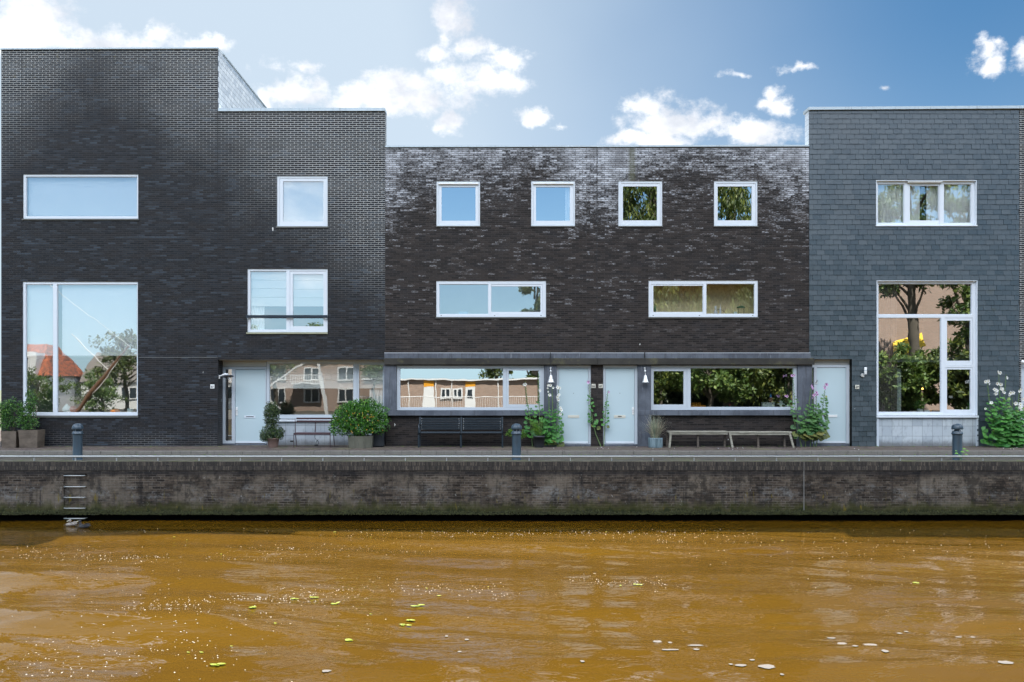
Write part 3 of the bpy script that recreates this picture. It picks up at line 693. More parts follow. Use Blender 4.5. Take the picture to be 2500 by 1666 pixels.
# concrete ground-floor frame
def band(h, p0, p1):
    MB().box(X(p0), X(p1), -.03, .115, Z(875), Z(862.6)).build('cornice', M_CON, h)
    MB().box(X(p0), X(p1), -.036, .05, Z(862.5), Z(861.6)).build('flashing', M_ALU, h)
    MB().box(X(p0), X(p1)+(.085 if p1 > 1900 else 0), -.135, .115, Z(891.2), Z(875.2), bev=.008).build('ledge', M_LED, h)
band(C1, 938.5, 1457.3); band(C2, 1457.7, 1978)
for h, px in ((C1, 1343.3), (C2, 1572.6)): MB().box(X(px)-.006, X(px)+.006, -.138, -.02, Z(891.5), Z(862)).build('joint', M_DARK, h)
def pilaster(h, p0, p1, pb=1092): MB().box(X(p0), X(p1), -.05, .5, SW-.05 if pb > 1080 else Z(pb), Z(891.4)).build('pilaster', M_CON, h)
pilaster(C1, 938.4, 967.6, 1002.4); pilaster(C1, 1328.6, 1358.6); pilaster(C2, 1556.9, 1588.8); pilaster(C2, 1946, 1981.5)
MB().box(X(938.4), X(1328.4), -.055, .2, Z(1014.9), Z(1002.6), bev=.004).build('sill_beam', M_CON, C1)
MB().box(X(1557), X(1945.8), -.055, .2, Z(1014.4), Z(1002.4), bev=.004).build('sill_beam', M_CON, C2)
MB().box(X(940.5), X(1328.4), .06, .3, SW-.05, Z(1015)).build('brick_plinth', M_C, C1)
MB().box(X(1589), X(1945.8), .06, .3, SW-.05, Z(1014.5)).build('brick_plinth', M_C, C2)
for px in (996, 1002): MB().box(X(px)-.03, X(px)+.03, .055, .0595, Z(1081), Z(1078)).build('air_vent', M_DARK, C1)
for px in (1052, 1147): MB().lathe([(.02,0),(.02,.004)], X(px), .0595, 8, rot=Matrix.Rotation(R(90), 3, 'X'), z0=Z(1079)).build('wall_hole', M_DARK, C1)
window(C1, (968.5,893,1328,1002), .03, [('fix', (976,899.5,1228.7,996)), ('sash', (1236.2,899.5,1322.5,995.5), (1242,905,1316,987.7))], M_FR, sash_in=.006)
window(C2, (1589.3,893,1945.8,1001.5), .03, [('sash', (1593,900,1677.5,996), (1595.6,906.4,1669.3,988)), ('fix', (1685.7,898.5,1938,995.2))], M_FR, sash_in=.006)
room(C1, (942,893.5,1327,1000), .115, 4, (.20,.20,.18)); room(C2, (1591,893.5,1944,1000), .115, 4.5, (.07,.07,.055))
door(C1, (1359.4,892.5,1442.6,1084.8), (1364,898.8,1436.8,1084.2), .05, (1386.7,1014,1414.3,1020.6), dark=0, peep=(1400.5,960.5), slotcol=M_PLATE)
door(C2, (1472.6,892.5,1556.6,1084.8), (1478,898.8,1549.6,1084.2), .05, (1499.3,1014,1527.3,1020.8), handle=(1543.2,994.7,1548.4,1013), dark=1, peep=(1513.5,960.5), slotcol=M_PLATE)
MB().box(X(1442.8), X(1457.4), -.0, .3, SW-.05, Z(891.5)).build('brick_pier', M_C, C1)
MB().box(X(1457.6), X(1472.4), -.0, .3, SW-.05, Z(891.5)).build('brick_pier', M_C, C2)
plate('left one of two ivory number plates on the dark pier between the doors', 1449, 942.9, '85', 0.0)
plate('right one of two ivory number plates on the dark pier between the doors', 1466.5, 942.9, '87', 0.0)

# ================= HOUSE D (slate)
DH = thing('slate_house', (X(2230), 0, SW), 'house clad in blue-grey slates at the right, with a tall four-light window', 'house')
d1 = (2138.7,441,2383,553); d2 = (2140,685.8,2385,1014); dd = (1982,877.5,2079.6,1092); tp = (2140,1014,2385,1092)
ops = [rect(q, 0) for q in (d1, d2, dd, tp)]
xl, xr = X(1975.5), X(2488); zt = Z(269.5)
m = MB(); m.holed(xl, xr, SW-.1, zt, [rect(d1,0), rect(d2,0), rect(dd,0), rect(tp,0)], .014, .12); m.build('backing_wall', paint('slate_backing', (.022,.024,.026), .7, .1), DH)
# slates: every one a real, slightly tilted plate
sm = MB(); rr = random.Random(4); row = 0; z = SW; CH = .1535; SWD = .2575
def cut(rs, h):
    out = []
    for (a, b, c, d) in rs:
        if h[1] <= a or h[0] >= b or h[3] <= c or h[2] >= d: out.append((a,b,c,d)); continue
        if h[2] > c: out.append((a,b,c,h[2]))
        if h[3] < d: out.append((a,b,h[3],d))
        c2, d2 = max(c,h[2]), min(d,h[3])
        if h[0] > a: out.append((a,h[0],c2,d2))
        if h[1] < b: out.append((h[1],b,c2,d2))
    return out
while z < zt-.01:
    x = xl-(row % 2)*SWD/2-rr.uniform(0, .03)
    while x < xr:
        w_ = SWD*rr.uniform(.94, 1.05); a, b = max(x+.003, xl), min(x+w_-.003, xr)
        if b-a > .02:
            dz = rr.uniform(-.003, .003); ty = rr.uniform(-.0035, .0035); tx = rr.uniform(-.003, .003)
            for (p, q, c, d) in cut([(a, b, z+dz, min(z+CH+.004, zt))], (0,0,0,0)):
                rs = [(p,q,c,d)]
                for h in ops: rs = cut(rs, h)
                for (p, q, c, d) in rs:
                    if q-p < .004 or d-c < .004: continue
                    yb = -.014+ty; yt = -.0005+ty
                    f0 = (c-z)/CH; f1 = (d-z)/CH
                    y0_ = yb+(yt-yb)*f0; y1_ = yb+(yt-yb)*f1
                    sm.add([(p,y0_-tx,c),(q,y0_+tx,c),(q,y1_+tx,d),(p,y1_-tx,d),(p,.012,c),(q,.012,c),(q,.012,d),(p,.012,d)],
                           [(0,1,2,3),(0,4,5,1),(1,5,6,2),(0,3,7,4)])
        x += w_
    z += CH; row += 1
sm.build('slate_cladding', M_SL, DH)
coping(DH, 1972.8, 2489.6, 263, 269.8, .06, .42, t2=259.6)
def f_side(t, b):
    p = pos(t); s = t.n('SeparateXYZ', {0: p}); rz = t.m('FRACT', t.m('DIVIDE', s.outputs[2], .155))
    l = t.ramp(rz, .0, .09); t.put(b.inputs['Base Color'], t.mix(l, (.10,.11,.12), (.62,.66,.70))); b.inputs['Roughness'].default_value = .45
MB().box(xl-.004, xl+.3, .02, .34, Z(372), zt-.01).build('parapet_side', mat('pale_side_boards', f_side), DH)
MB().box(xl+.3, xr, .121, .34, Z(372), zt-.01).build('parapet', M_BACK, DH)
shell(DH, 1975.5, 2488, 362, y0=.62, depth=8.4, drop=.15)
w1 = window(DH, d1, .06, [('fix', (2143.3,449.5,2208,545)), ('sash', (2217,447.5,2294.5,548), (2221.5,454,2291.5,538.5)), ('fix', (2304.5,449.5,2371.5,545))], glass=M_GLB, sill=None)
MB().box(X(2137.5), X(2385), -.045, .07, Z(553.4), Z(550.4), bev=.005).build('sill', M_ALU, w1)
MB().box(X(2216.5), X(2301), -.018, .058, Z(446.3), Z(443.2), bev=.006).build('vent_bar', M_ALU2, w1)
w2 = window(DH, d2, .06, [('fix', (2144.5,693,2373,768.5)), ('fix', (2144.5,776,2298,1007)), ('sash', (2307.5,776,2375,892), (2312,783,2369.5,881)), ('sash', (2307.5,897,2375,1009), (2312,902.5,2369.5,1000.5))])
MB().box(X(2139), X(2388), -.05, .07, Z(1020), Z(1015), bev=.005).build('sill', M_ALU, w2)
for w_, (l,t,r,b) in ((w1, d1), (w2, d2)):
    x0, x1, z0, z1 = rect((l,t,r,b), 0); m = MB(); m.holed(x0-.004, x1+.004, z0+.0, z1+.004, [(x0+.012, x1-.012, z0-.1, z1-.012)], -.022, .058); m.build('reveal_lining', M_ALU, w_)
M_T2 = mat('grey_tile_right', f_tile(.307, .307, .03, -.10, (.36,.40,.43), (.47,.51,.53)))
MB().box(X(2146), X(2383.5), .03, .2, SW-.05, Z(1020.2)).build('tiled_plinth', M_T2, DH)
m = MB(); m.box(X(2140)+.003, X(2145.8), .0, .1, SW-.03, Z(1020.2)); m.box(X(2383.7), X(2388), -.01, .1, SW-.03, Z(1020.2)); m.build('plinth_trim', M_FR, DH)
YD = .17
door(DH, (1978.5,891,2073.6,1083), (1994.3,897.3,2066.2,1083.2), YD, (2016,1012.8,2044.6,1019), side=(1981.5,897.5,1987.5,1080), dark=0, slotcol=M_CERA)
x0, x1, z0, z1 = rect((1976,877,2073.6,890.6), YD); MB().box(x0, x1, YD+.004, YD+.07, z0, z1+.03).build('fascia_panel', M_FASC, DH)
MB().box(X(2079.6), X(2079.6)+.02, .0, YD+.1, SW-.05, Z(877.5)).build('entrance_jamb', M_SILLD, DH)
MB().box(X(1982), X(2079.6), .0, YD+.1, Z(877.4), Z(877.4)+.02).build('soffit', M_FASC, DH)
lt = thing('door_latch', (X(1992.5, YD), YD-.03, Z(938)), 'small white bracket fixed to the frame of the door beside the slates', 'bracket')
m = MB(); m.box(X(1989.3,YD), X(1995.6,YD), YD-.014, YD, Z(938,YD), Z(934,YD), bev=.006); m.box(X(1989.6,YD), X(1991.2,YD), YD-.014, YD, Z(936,YD), Z(930,YD)); m.build('bracket_plate', M_CERA, lt)
m = MB(); m.beam((X(1992.2,YD), YD-.02, Z(935,YD)), (X(1994.8,YD), YD-.03, Z(928,YD)), .025, .02); m.build('lever', M_STEEL, lt)
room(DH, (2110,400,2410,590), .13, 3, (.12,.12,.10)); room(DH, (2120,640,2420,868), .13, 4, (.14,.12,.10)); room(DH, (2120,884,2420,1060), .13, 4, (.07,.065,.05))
MB().box(X(2120), X(2420), .35, 4, Z(884), Z(868)).build('floor_slab', paint('slab_edge', (.42,.45,.42), .7, .05), DH)
curtain('net_curtain', 'white net curtain in the left light of the three-part upper window among the slates', (2143,449,2211,547), .2, 6, .025, M_NET)
curtain('net_curtain', 'white net curtain at the left half of the middle light among the slates', (2214,449,2245,547), .2, 3, .025, M_NET)
curtain('net_curtain', 'white net curtain at the right half of the middle light among the slates', (2262,449,2296,547), .2, 3, .025, M_NET)
curtain('net_curtain', 'white net curtain in the right light of the three-part upper window among the slates', (2300,449,2373,547), .2, 6, .025, M_NET)
curtain('drape', 'long dark grey curtain drawn to the left in the tall four-light window', (2144,694,2191,1007), .22, 8, .035, M_GREYC)
plate('ivory number plate on the slates under the tubular wall lamp', 2092.7, 945, '87', -.016)
bl = MB(); bl.lathe([(.018,0),(.018,.01),(.008,.016)], X(2086), -.016, 12, rot=Matrix.Rotation(R(90), 3, 'X'), z0=Z(998.6)); bl.build('door_bell', M_STEEL, None, 'tiny round door bell on dark slates under the number plate', 'door bell', origin=(X(2086), -.02, Z(998.6)))

# ================= HOUSE E (far right edge)
E = thing('brick_house', (X(2560), 0, SW), 'sliver of dark brick house cut off by the right edge of the picture', 'house')
eo = (2493,877,2570,1092)
m = MB(); m.holed(X(2489), X(2720), SW-.1, Z(266.5), [rect(eo,0)], 0, .12); m.build('brick_wall', M_A, E)
coping(E, 2489.8, 2720, 259.6, 266.3, .06, .42)
shell(E, 2489.5, 2720, 362, y0=.62, depth=8.4, drop=.15); MB().box(X(2490), X(2719), .122, .4, Z(372), Z(267)).build('parapet', M_A, E)
door(E, (2493.2,890,2569,1084), (2499,897,2563,1084), .08, None)
x0, x1, z0, z1 = rect((2493,877,2570,889.5), .08); MB().box(x0, x1, .085, .15, z0, z1).build('fascia_panel', M_FASC, E)
# ================= GROUND, QUAY, WATER
M_PAVE = mat('red_klinker', f_paving(((.06,.038,.032),(.15,.105,.092)), .45, R(45)))
M_ROAD = mat('grey_klinker', f_paving(((.05,.040,.031),(.105,.085,.067)), .4, 0))
M_KERB = paint('kerb_concrete', (.165,.15,.13), .9, .3, dirt=.8, scale=5)
M_GRND = paint('far_ground', (.10,.11,.06), .95, .3)
def slab(name, x0, x1, y0, y1, z, m_, zb=None, kind='structure'):
    m = MB(); m.box(x0, x1, y0, y1, zb if zb is not None else z-.3, z); return m.build(name, m_, None, kind=kind)
KY = -2.0
o = slab('ground', -900, 900, 9.9, 900, 0.05, M_GRND)
slab('pavement', -60, 60, KY+.12, 9.9, SW, M_PAVE, -.3)
slab('road', -60, 60, QY+.30, KY, 0.0, M_ROAD, -.3)
m = MB(); x = -30.0; rnd = random.Random(2)
while x < 30: m.box(x+.003, x+.997, KY+.001, KY+.119, -.1, SW+.006+rnd.uniform(-.002,.002), bev=.012); x += 1.0
m.build('kerb', M_KERB, None, kind='structure')
slab('opposite_quay', -200, 200, -70, -24.6, 0.0, M_ROAD, -3)
slab('opposite_ground', -900, 900, -900, -70.01, -.02, M_GRND)
# quay wall
Q = thing('quay_wall', (0, QY, WATER), 'long old brick quay wall with mossy foot rising from the brown canal', 'wall')
nx0, nx1 = X(155.5, QY), X(213, QY); nz1, nz0 = Z(1157, QY), -1.29
m = MB(); m.holed(-30, X(1962, QY), -1.29, -.23, [(nx0, nx1, nz0-.1, nz1)], QY, QY+.3); m.holed(X(1963.2, QY), 30, -1.29, -.23, [], QY, QY+.3)
m.box(nx0-.05, nx1+.05, QY+.035, QY+.29, -1.29, nz1+.05); m.build('wall_face', M_Q, Q)
m = MB(); m.box(-30, X(1962,QY), QY-.012, QY+.299, -.2295, -.004); m.box(X(1963.2,QY), 30, QY-.012, QY+.299, -.2295, -.004); m.build('rowlock_course', M_RL, Q)
MB().box(X(1962,QY), X(1963.2,QY), QY-.008, QY+.2, -1.25, -.01).build('sealed_joint', paint('pale_sealant', (.22,.22,.21), .8, .3, dirt=.5), Q)
MB().box(-30, 30, QY+.16, QY+.4, -3.2, -1.291).build('sunken_foot', paint('wet_black_timber', (.0015,.002,.0015), .9, .4, spec=.05), Q)
MB().box(-30, 30, QY+.0, QY+.298, -.0035, .012).build('mossy_edge', mat('edge', f_paving(((.08,.075,.05),(.16,.145,.11)), .7, 0, .21, .10)), Q)
# moss fringe along the foot
def f_moss(t, b):
    r = t.n('NewGeometry').outputs['Random Per Island']
    t.put(b.inputs['Base Color'], t.mix(r, (.014,.018,.006), (.06,.065,.018))); b.inputs['Roughness'].default_value = .9
M_MOSS = mat('moss', f_moss)
rnd = random.Random(5); m = MB()
ph = [(rnd.uniform(.3,2.2), rnd.uniform(0,6.3), rnd.uniform(.4,1)) for _ in range(9)]
for i in range(15000):
    x = rnd.uniform(-16.5, 16.5); d = sum(a*math.sin(k*x*2+p) for k, p, a in ph)/4
    zt_ = -1.27+max(-.02, .05*d+rnd.gauss(0, .022)); z = rnd.uniform(-1.34, zt_); s = rnd.uniform(.010, .030); a = rnd.uniform(0, 3.14)
    y = QY-.004-rnd.uniform(0, .04)
    m.add([(x-s*math.cos(a), y-rnd.uniform(0,.012), z-s*math.sin(a)), (x+s*.3*math.sin(a), y-.018, z-s*.8), (x+s*math.cos(a), y, z+s*math.sin(a)), (x-s*.3*math.sin(a), y-.012, z+s*.6)], [(0,1,2,3)])
m.build('moss_fringe', M_MOSS, None, kind='stuff', label='dark green moss fringe hanging along the foot of the quay wall', cat='moss')
L = thing('wall_ladder', ((nx0+nx1)/2, QY, -1.5), 'five pale steel rungs climbing a shallow niche in the quay wall at left', 'ladder')
for py in (1161.4, 1188.6, 1214.6, 1241, 1266):
    xa, xb = X(156.5, QY), X(208, QY); z = Z(py, QY)
    m = MB(); m.tube([(xa, QY+.12, z), (xa, QY-.0, z), (xa+.02, QY-.035, z), (xb-.02, QY-.035, z), (xb, QY, z), (xb, QY+.12, z)], .0135, 8); m.build('rung', M_RAIL, L)
# rail along the edge
RY = QY+.09; RZ = Z(1115, RY)
HR = thing('edge_rail', (0, RY, 0), 'low steel tube rail on short posts along the quay edge', 'railing')
x = X(83, RY)-14*1.055; px_ = []
while x < 24:
    MB().box(x-.012, x+.012, RY-.005, RY+.025, -.003, RZ-.02).build('post', M_STEEL, HR); px_.append(x); x += 1.055
for i, (a, b) in enumerate(((-27, -9.4), (-9.4, -2.1), (-2.1, 8.85), (8.85, 14.7), (14.7, 26))):
    MB().tube([(a+.004, RY, RZ+.001*(i % 2)), (b-.004, RY, RZ-.001*(i % 2))], .026, 16).build('tube', M_RAIL, HR)
# water: a real rippled surface in front of the camera
def waves(Xg, Yg):
    r = np.random.RandomState(3); H = np.zeros_like(Xg)
    wx = Xg+.2*np.sin(Yg*.9+.4*Xg); wy = Yg+.22*np.sin(Xg*.45+1)+.05*np.sin(Xg*1.7+Yg)
    for i in range(36):
        lam = .30*(1.17**(i*.52))*r.uniform(.85,1.15); th = r.normal(1.36, .13) if i % 5 else r.normal(1.85, .25); k = 2*np.pi/lam
        q_ = np.sin(k*(wx*np.cos(th)+wy*np.sin(th))+r.uniform(0, 6.28)); H += (.0022+.0058*min(1.0, max(0.0, lam-.45)/1.1))*lam**.9*(q_+.3*q_*q_)
    mod = .55+.45*np.sin(.31*Xg+.5*Yg+1.0)*np.sin(.23*Xg-.37*Yg+.7)
    mod = mod*(.18+.72*np.clip((-4.6-Yg)/4.5, 0, 1))
    return H*mod
gx = np.arange(-21, 21.01, .065); gy = np.arange(-24.6, QY+.25, .055)
GX, GY = np.meshgrid(gx, gy); GZ = WATER+waves(GX, GY)
me = bpy.data.meshes.new('water'); nv = GX.size; ny, nx = GX.shape
me.vertices.add(nv); me.vertices.foreach_set('co', np.stack([GX, GY, GZ], -1).ravel().astype('f'))
ii = np.arange(nv).reshape(ny, nx); q = np.stack([ii[:-1,:-1], ii[:-1,1:], ii[1:,1:], ii[1:,:-1]], -1).reshape(-1, 4)
me.loops.add(q.size); me.loops.foreach_set('vertex_index', q.ravel().astype('i')); me.polygons.add(len(q))
me.polygons.foreach_set('loop_start', np.arange(0, q.size, 4, dtype='i')); me.polygons.foreach_set('loop_total', np.full(len(q), 4, 'i'))
me.polygons.foreach_set('use_smooth', np.ones(len(q), bool)); me.update(); me.validate()
M_W = mat('canal_water', f_water); me.materials.append(M_W)
tag(link(bpy.data.objects.new('water', me)), kind='structure')
m = MB(); m.quad((-300,-24.6,WATER),(-21,-24.6,WATER),(-21,QY+.25,WATER),(-300,QY+.25,WATER)); m.quad((21,-24.6,WATER),(300,-24.6,WATER),(300,QY+.25,WATER),(21,QY+.25,WATER))
m.build('water_beyond', M_W, None, kind='structure')
def wz(x, y): return WATER+float(waves(np.array([x]), np.array([y]))[0])
def wpt(px, py):
    s = (py-HY)/(EYE-WATER); d = F/s; return ((px-HX)/s, d-D0)
# foam flecks and petals
rnd = random.Random(11); m = MB()
def fleck(x, y, s, e=1.0):
    if y > QY-.05 or y < -20: return
    z = wz(x, y)+.0035; n = 6; a0 = rnd.uniform(0, 6.3); vs = [(x+s*e*math.cos(a0+k*6.283/n)*rnd.uniform(.8,1.1), y+s*math.sin(a0+k*6.283/n)*rnd.uniform(.8,1.1), z) for k in range(n)]
    m.add(vs+[(x, y, z+s*.5)], [(k, (k+1) % n, n) for k in range(n)])
def trail(px0, py0, px1, py1, n, sx, sy, s0=.003, s1=.009):
    for i in range(int(n*.9)):
        t = rnd.random(); t += .03*math.sin(t*40); px = px0+(px1-px0)*t+rnd.gauss(0, sx*1.3); sy_ = sy*(.6+1.1*abs(math.sin(t*9))); py = py0+(py1-py0)*t+rnd.gauss(0, sy_)
        if py < 1292: continue
        x, y = wpt(px, py); fleck(x, y, rnd.uniform(s0, s1), rnd.uniform(1, 1.6))
trail(0, 1352, 420, 1372, 150, 30, 9); trail(560, 1350, 1000, 1340, 140, 40, 8); trail(330, 1480, 800, 1450, 200, 30, 6); trail(650, 1462, 960, 1438, 130, 25, 12)
trail(1000, 1440, 1240, 1452, 90, 25, 9); trail(1400, 1418, 1640, 1436, 110, 22, 6); trail(1500, 1320, 1800, 1318, 110, 60, 8); trail(1700, 1325, 2150, 1345, 80, 60, 16)
trail(850, 1306, 1650, 1306, 170, 60, 5); trail(1900, 1400, 2500, 1420, 60, 50, 40); trail(350, 1560, 560, 1590, 110, 60, 30); trail(0, 1620, 330, 1600, 130, 60, 35); trail(200, 1420, 500, 1400, 50, 80, 25)
trail(2100, 1330, 2480, 1345, 50, 60, 12); trail(100, 1300, 2400, 1296, 90, 60, 3); trail(400, 1530, 900, 1500, 60, 100, 20)
m.build('foam_flecks', mat('foam', f_emit and None) if False else paint('white_foam', (.62,.60,.57), .6, .05), None, kind='stuff', label='tiny white foam flecks and petals drifting on the canal', cat='foam')
m = MB()  # pale sky reflections on the water, modelled as flat grey patches
for (px, py, w_, h_) in ((1605,1574,24,6),(1636,1579,11,4),(1636,1604,44,4),(1698,1593,42,4),(1700,1604,18,4),(2030,1565,22,3),(2056,1588,28,5),(2088,1602,14,4),(2125,1591,36,6),(2160,1612,18,7),(1784,1639,12,4),(1809,1642,28,6),(1872,1646,42,12),(1836,1630,14,4),(2196,1548,14,3),(2213,1543,10,3),(2340,1556,18,3),(2375,1556,14,3),(1422,1629,12,5),(1909,1664,10,5),(2455,1652,40,9),(797,1646,22,7),(1090,1558,8,4),(1140,1566,12,4),(1122,1600,10,4)):
    x, y = wpt(px, py); s = (py-HY)/(EYE-WATER); rw = w_/s/2; x2, y2 = wpt(px, py+h_/2); rh = abs(y-y2); z = wz(x, y)+.009
    n = 12; vs = [(x+rw*math.cos(k*6.283/n)*rnd.uniform(.75,1.15), y+rh*math.sin(k*6.283/n)*rnd.uniform(.75,1.15), z) for k in range(n)]
    m.add(vs+[(x, y, z+.001)], [(k, (k+1) % n, n) for k in range(n)])
m.build('sky_reflection_patches', paint('grey_reflection', (.15,.135,.12), .8, .05, spec=.2), None, kind='stuff', label='flat greyish patches standing for sky reflections on the brown water', cat='foam')
# floating leaves
M_FLEAF = mat('yellow_green_leaf', f_leaf((.22,.30,.02), (.32,.36,.04), (.16,.24,.03), .5))
lv = [(540,1352,1),(425,1316,1.1),(456,1320,.8),(817,1303,1.4),(905,1317,.6),(1080,1300,.8),(1480,1302,.7),(1910,1326,1.2),(615,1489,1.9),(722,1464,1.7),(770,1460,1.6),(812,1482,1.9),(672,1536,1.2),(530,1629,1.9),(852,1572,1.9),(983,1528,1.6),(1000,1517,1.8),(1018,1483,2.0),(1072,1459,1.2),(1042,1442,1.0),(1515,1439,1.3),(1556,1437,1.5),(2232,1429,1.7),(460,1598,.9),(492,1598,1.1),(565,1583,.7),(905,1506,.9),(1192,1438,.7)]
words_ = ['left', 'centre', 'right']
M_DLEAF = mat('dark_leaf', f_leaf((.05,.045,.02), (.08,.06,.02), (.1,.1,.02)))
for i, (px, py, sz) in enumerate(lv):
    x, y = wpt(px, py); z = wz(x, y)+.012; a = rnd.uniform(0, 3.1); m = MB(); L_ = .066*sz
    for c in range(1 if sz < 1.5 else 3):
        a2 = a+rnd.uniform(-.7, .7); cx, cy = x+rnd.uniform(-.05,.05)*c, y+rnd.uniform(-.03,.03)*c; d = Vector((math.cos(a2), math.sin(a2)*.8, 0)); n_ = Vector((-d.y, d.x, 0))
        P = []
        for t, wd in ((-.5,0),(-.25,.22),(.05,.27),(.3,.17),(.5,0)):
            for sgn in (-1, 0, 1): P.append((cx+d.x*L_*t+n_.x*L_*wd*sgn, cy+d.y*L_*t+n_.y*L_*wd*sgn, z-.004+(.004 if sgn else 0)+.008*abs(t)+.004*c))
        fs = []
        for k in range(4):
            for s_ in (0, 1): fs.append((k*3+s_, k*3+s_+1, k*3+s_+4, k*3+s_+3))
        m.add(P, fs)
    m.build('floating_leaf', M_FLEAF, None, 'yellow-green leaf floating on the brown canal water', 'leaf', 'leaves floating on the canal', origin=(x, y, z))
# ducks
def duck(px, py, ln, label, m1, m2, tuck, face):
    x, y = wpt(px, py); z = WATER
    t = thing('duck', (x, y, z), label, 'duck', 'ducks by the quay wall')
    me = MB(); prof = []; N = 14; n = 16; vs = []; fs = []
    for i in range(N+1):
        u = i/N; xx = (u-.5)*ln; r = .30*ln*math.sin(math.pi*min(1, u**.8))**.75*(1-.35*u); zc = .055+.07*max(0, u-.7)*1.5
        for k in range(n):
            a = 2*math.pi*k/n; vs.append((x+face*xx*-1, y+math.cos(a)*r*.85, z+zc+math.sin(a)*r*.62))
    for i in range(N):
        for k in range(n): fs.append((i*n+k, i*n+(k+1) % n, (i+1)*n+(k+1) % n, (i+1)*n+k))
    me.add(vs, fs, 0, True)
    hx = x+face*ln*(.14 if tuck else .36); hz = z+(.15 if tuck else .19)
    if not tuck: me.tube([(x+face*ln*.30, y, z+.08), (x+face*ln*.36, y, z+.13), (hx, y, hz)], [.045,.034,.03], 10)
    prof = [(.002,-.036),(.022,-.03),(.034,-.012),(.036,.006),(.028,.024),(.012,.034),(.002,.036)]
    me.lathe(prof, hx, y-.01, 12, z0=hz)
    me.build('body', m1, t)
    b = MB(); b.add([(hx+face*.03,y-.024,hz-.008),(hx+face*.03,y+.006,hz-.008),(hx+face*.085,y-.009+.012,hz-.018),(hx+face*.085,y-.021,hz-.018),(hx+face*.03,y-.009,hz+.010),(hx+face*.085,y-.009,hz-.010)], [(0,1,2,3),(0,3,5,4),(1,4,5,2),(0,4,1),(3,2,5)])
    b.build('bill', m2, t)
    w_ = MB()
    for s_ in (-1, 1):
        P = [(x-face*ln*.38, y+s_*ln*.10, z+.12), (x-face*ln*.1, y+s_*ln*.245, z+.13), (x+face*ln*.18, y+s_*ln*.20, z+.09), (x-face*ln*.05, y+s_*ln*.265, z+.06), (x-face*ln*.3, y+s_*ln*.16, z+.07)]
        w_.add(P, [(0,1,3,4),(1,2,3)])
    w_.build('wing', m1, t)
def f_duck(c1, c2):
    def f(t, b):
        p = pos(t); n = t.noise(t.sc(p, 1, 1, 1.6), 34, 3, .6); t.put(b.inputs['Base Color'], t.mix(t.ramp(n, .38, .6), c1, c2)); b.inputs['Roughness'].default_value = .7
    return f
M_BILL = paint('pale_bill', (.45,.42,.30), .5, .1)
duck(175.5, 1286.5, .30, 'mottled grey-buff duck resting with head tucked below the ladder', mat('mottled_duck', f_duck((.09,.08,.07), (.42,.37,.33))), M_BILL, True, -1)
duck(207, 1291.5, .32, 'almost black duck with pale bill beside the mottled one', mat('dark_duck', f_duck((.012,.012,.014), (.035,.035,.04))), M_BILL, False, -1)

# ================= STREET FURNITURE
def bollard(px, label):
    y = -3.74; x = X(px, y); t = thing('bollard', (x, y, 0), label, 'bollard', 'dome-topped bollards on the quay')
    m = MB(); m.lathe([(.125,0),(.118,.02),(.116,.60),(.118,.655)], x, y, 28); m.build('column', M_BOL, t)
    m = MB(); m.lathe([(.118,.655),(.128,.66),(.140,.675),(.141,.685),(.132,.70),(.124,.735),(.070,.775),(.064,.79)], x, y, 28); m.build('collar', M_BOL, t)
    m = MB(); m.lathe([(.135,.795),(.141,.805),(.141,.835),(.134,.868),(.118,.900),(.092,.926),(.058,.942),(.022,.949),(.001,.950)], x, y, 28)
    m.lathe([(.134,.7945),(.06,.80)], x, y, 28); m.build('dome_cap', M_BOL, t)
    for k in range(3):
        a = R(270)+k*2.094; MB().tube([(x+.105*math.cos(a), y+.105*math.sin(a), .74), (x+.105*math.cos(a), y+.105*math.sin(a), .80)], .006, 6).build('pin', M_STEEL, t)
    m = MB(); m.lathe([(.045,.74),(.045,.80)], x, y, 16); m.build('light_core', M_NAVY, t)
bollard(189.6, 'blue-grey domed bollard in front of the biggest square window, above the wall ladder')
bollard(1261, 'blue-grey domed bollard with scratched flank beside the black slatted bench')
bollard(2337, 'blue-grey domed bollard with a green seedling at its foot')
# black slatted double bench
yb = -.62; bx0, bx1 = X(1019, yb), X(1228.5, yb); t = thing('bench', ((bx0+bx1)/2, yb+.25, SW), 'long black slatted steel bench with backrest under the left concrete window', 'bench')
mid = X(1125, yb)
for k in range(7):
    z = SW+.50+k*.052+.02; yy = -.20+k*.012
    for a, b in ((bx0+.05, mid-.03), (mid+.03, bx1-.03)): MB().box(a, b, yy-.006, yy+.012, z, z+.036, bev=.004).build('back_slat', M_BENCH, t)
for k in range(6):
    yy = yb+.03+k*.065
    for a, b in ((bx0+.05, mid-.03), (mid+.03, bx1-.03)): MB().box(a, b, yy, yy+.045, SW+.425+(.004*k), SW+.443+(.004*k), bev=.004).build('seat_slat', M_BENCH, t)
for i, x in enumerate((bx0+.035, mid, bx1-.02)):
    m = MB(); w_ = .045
    m.box(x-w_/2, x+w_/2, yb, yb+.05, SW, SW+.42); m.box(x-w_/2, x+w_/2, yb+.0, -.17, SW+.385, SW+.423); m.beam((x, -.17, SW+.0), (x, -.175, SW+.42), w_, .05); m.beam((x, -.18, SW+.42), (x, -.105, SW+.90), w_, .04)
    m.build('leg_frame', M_BENCH, t)
    if i != 1:
        m = MB(); m.tube([(x, yb+.02, SW+.42), (x, yb-.0, SW+.55), (x, yb+.03, SW+.66), (x, yb+.12, SW+.69), (x, -.16, SW+.66)], .018, 8); m.build('armrest', M_BENCH, t)
m = MB()
for k in range(7):
    z = SW+.538+k*.052; yy = -.20+k*.012
    for x in (bx0+.09, mid-.07, mid+.07, bx1-.08): m.lathe([(.007,0),(.007,.004),(.003,.006)], x, yy-.0065, 8, rot=Matrix.Rotation(R(90), 3, 'X'), z0=z)
m.build('bolt_heads', M_CERA, t)
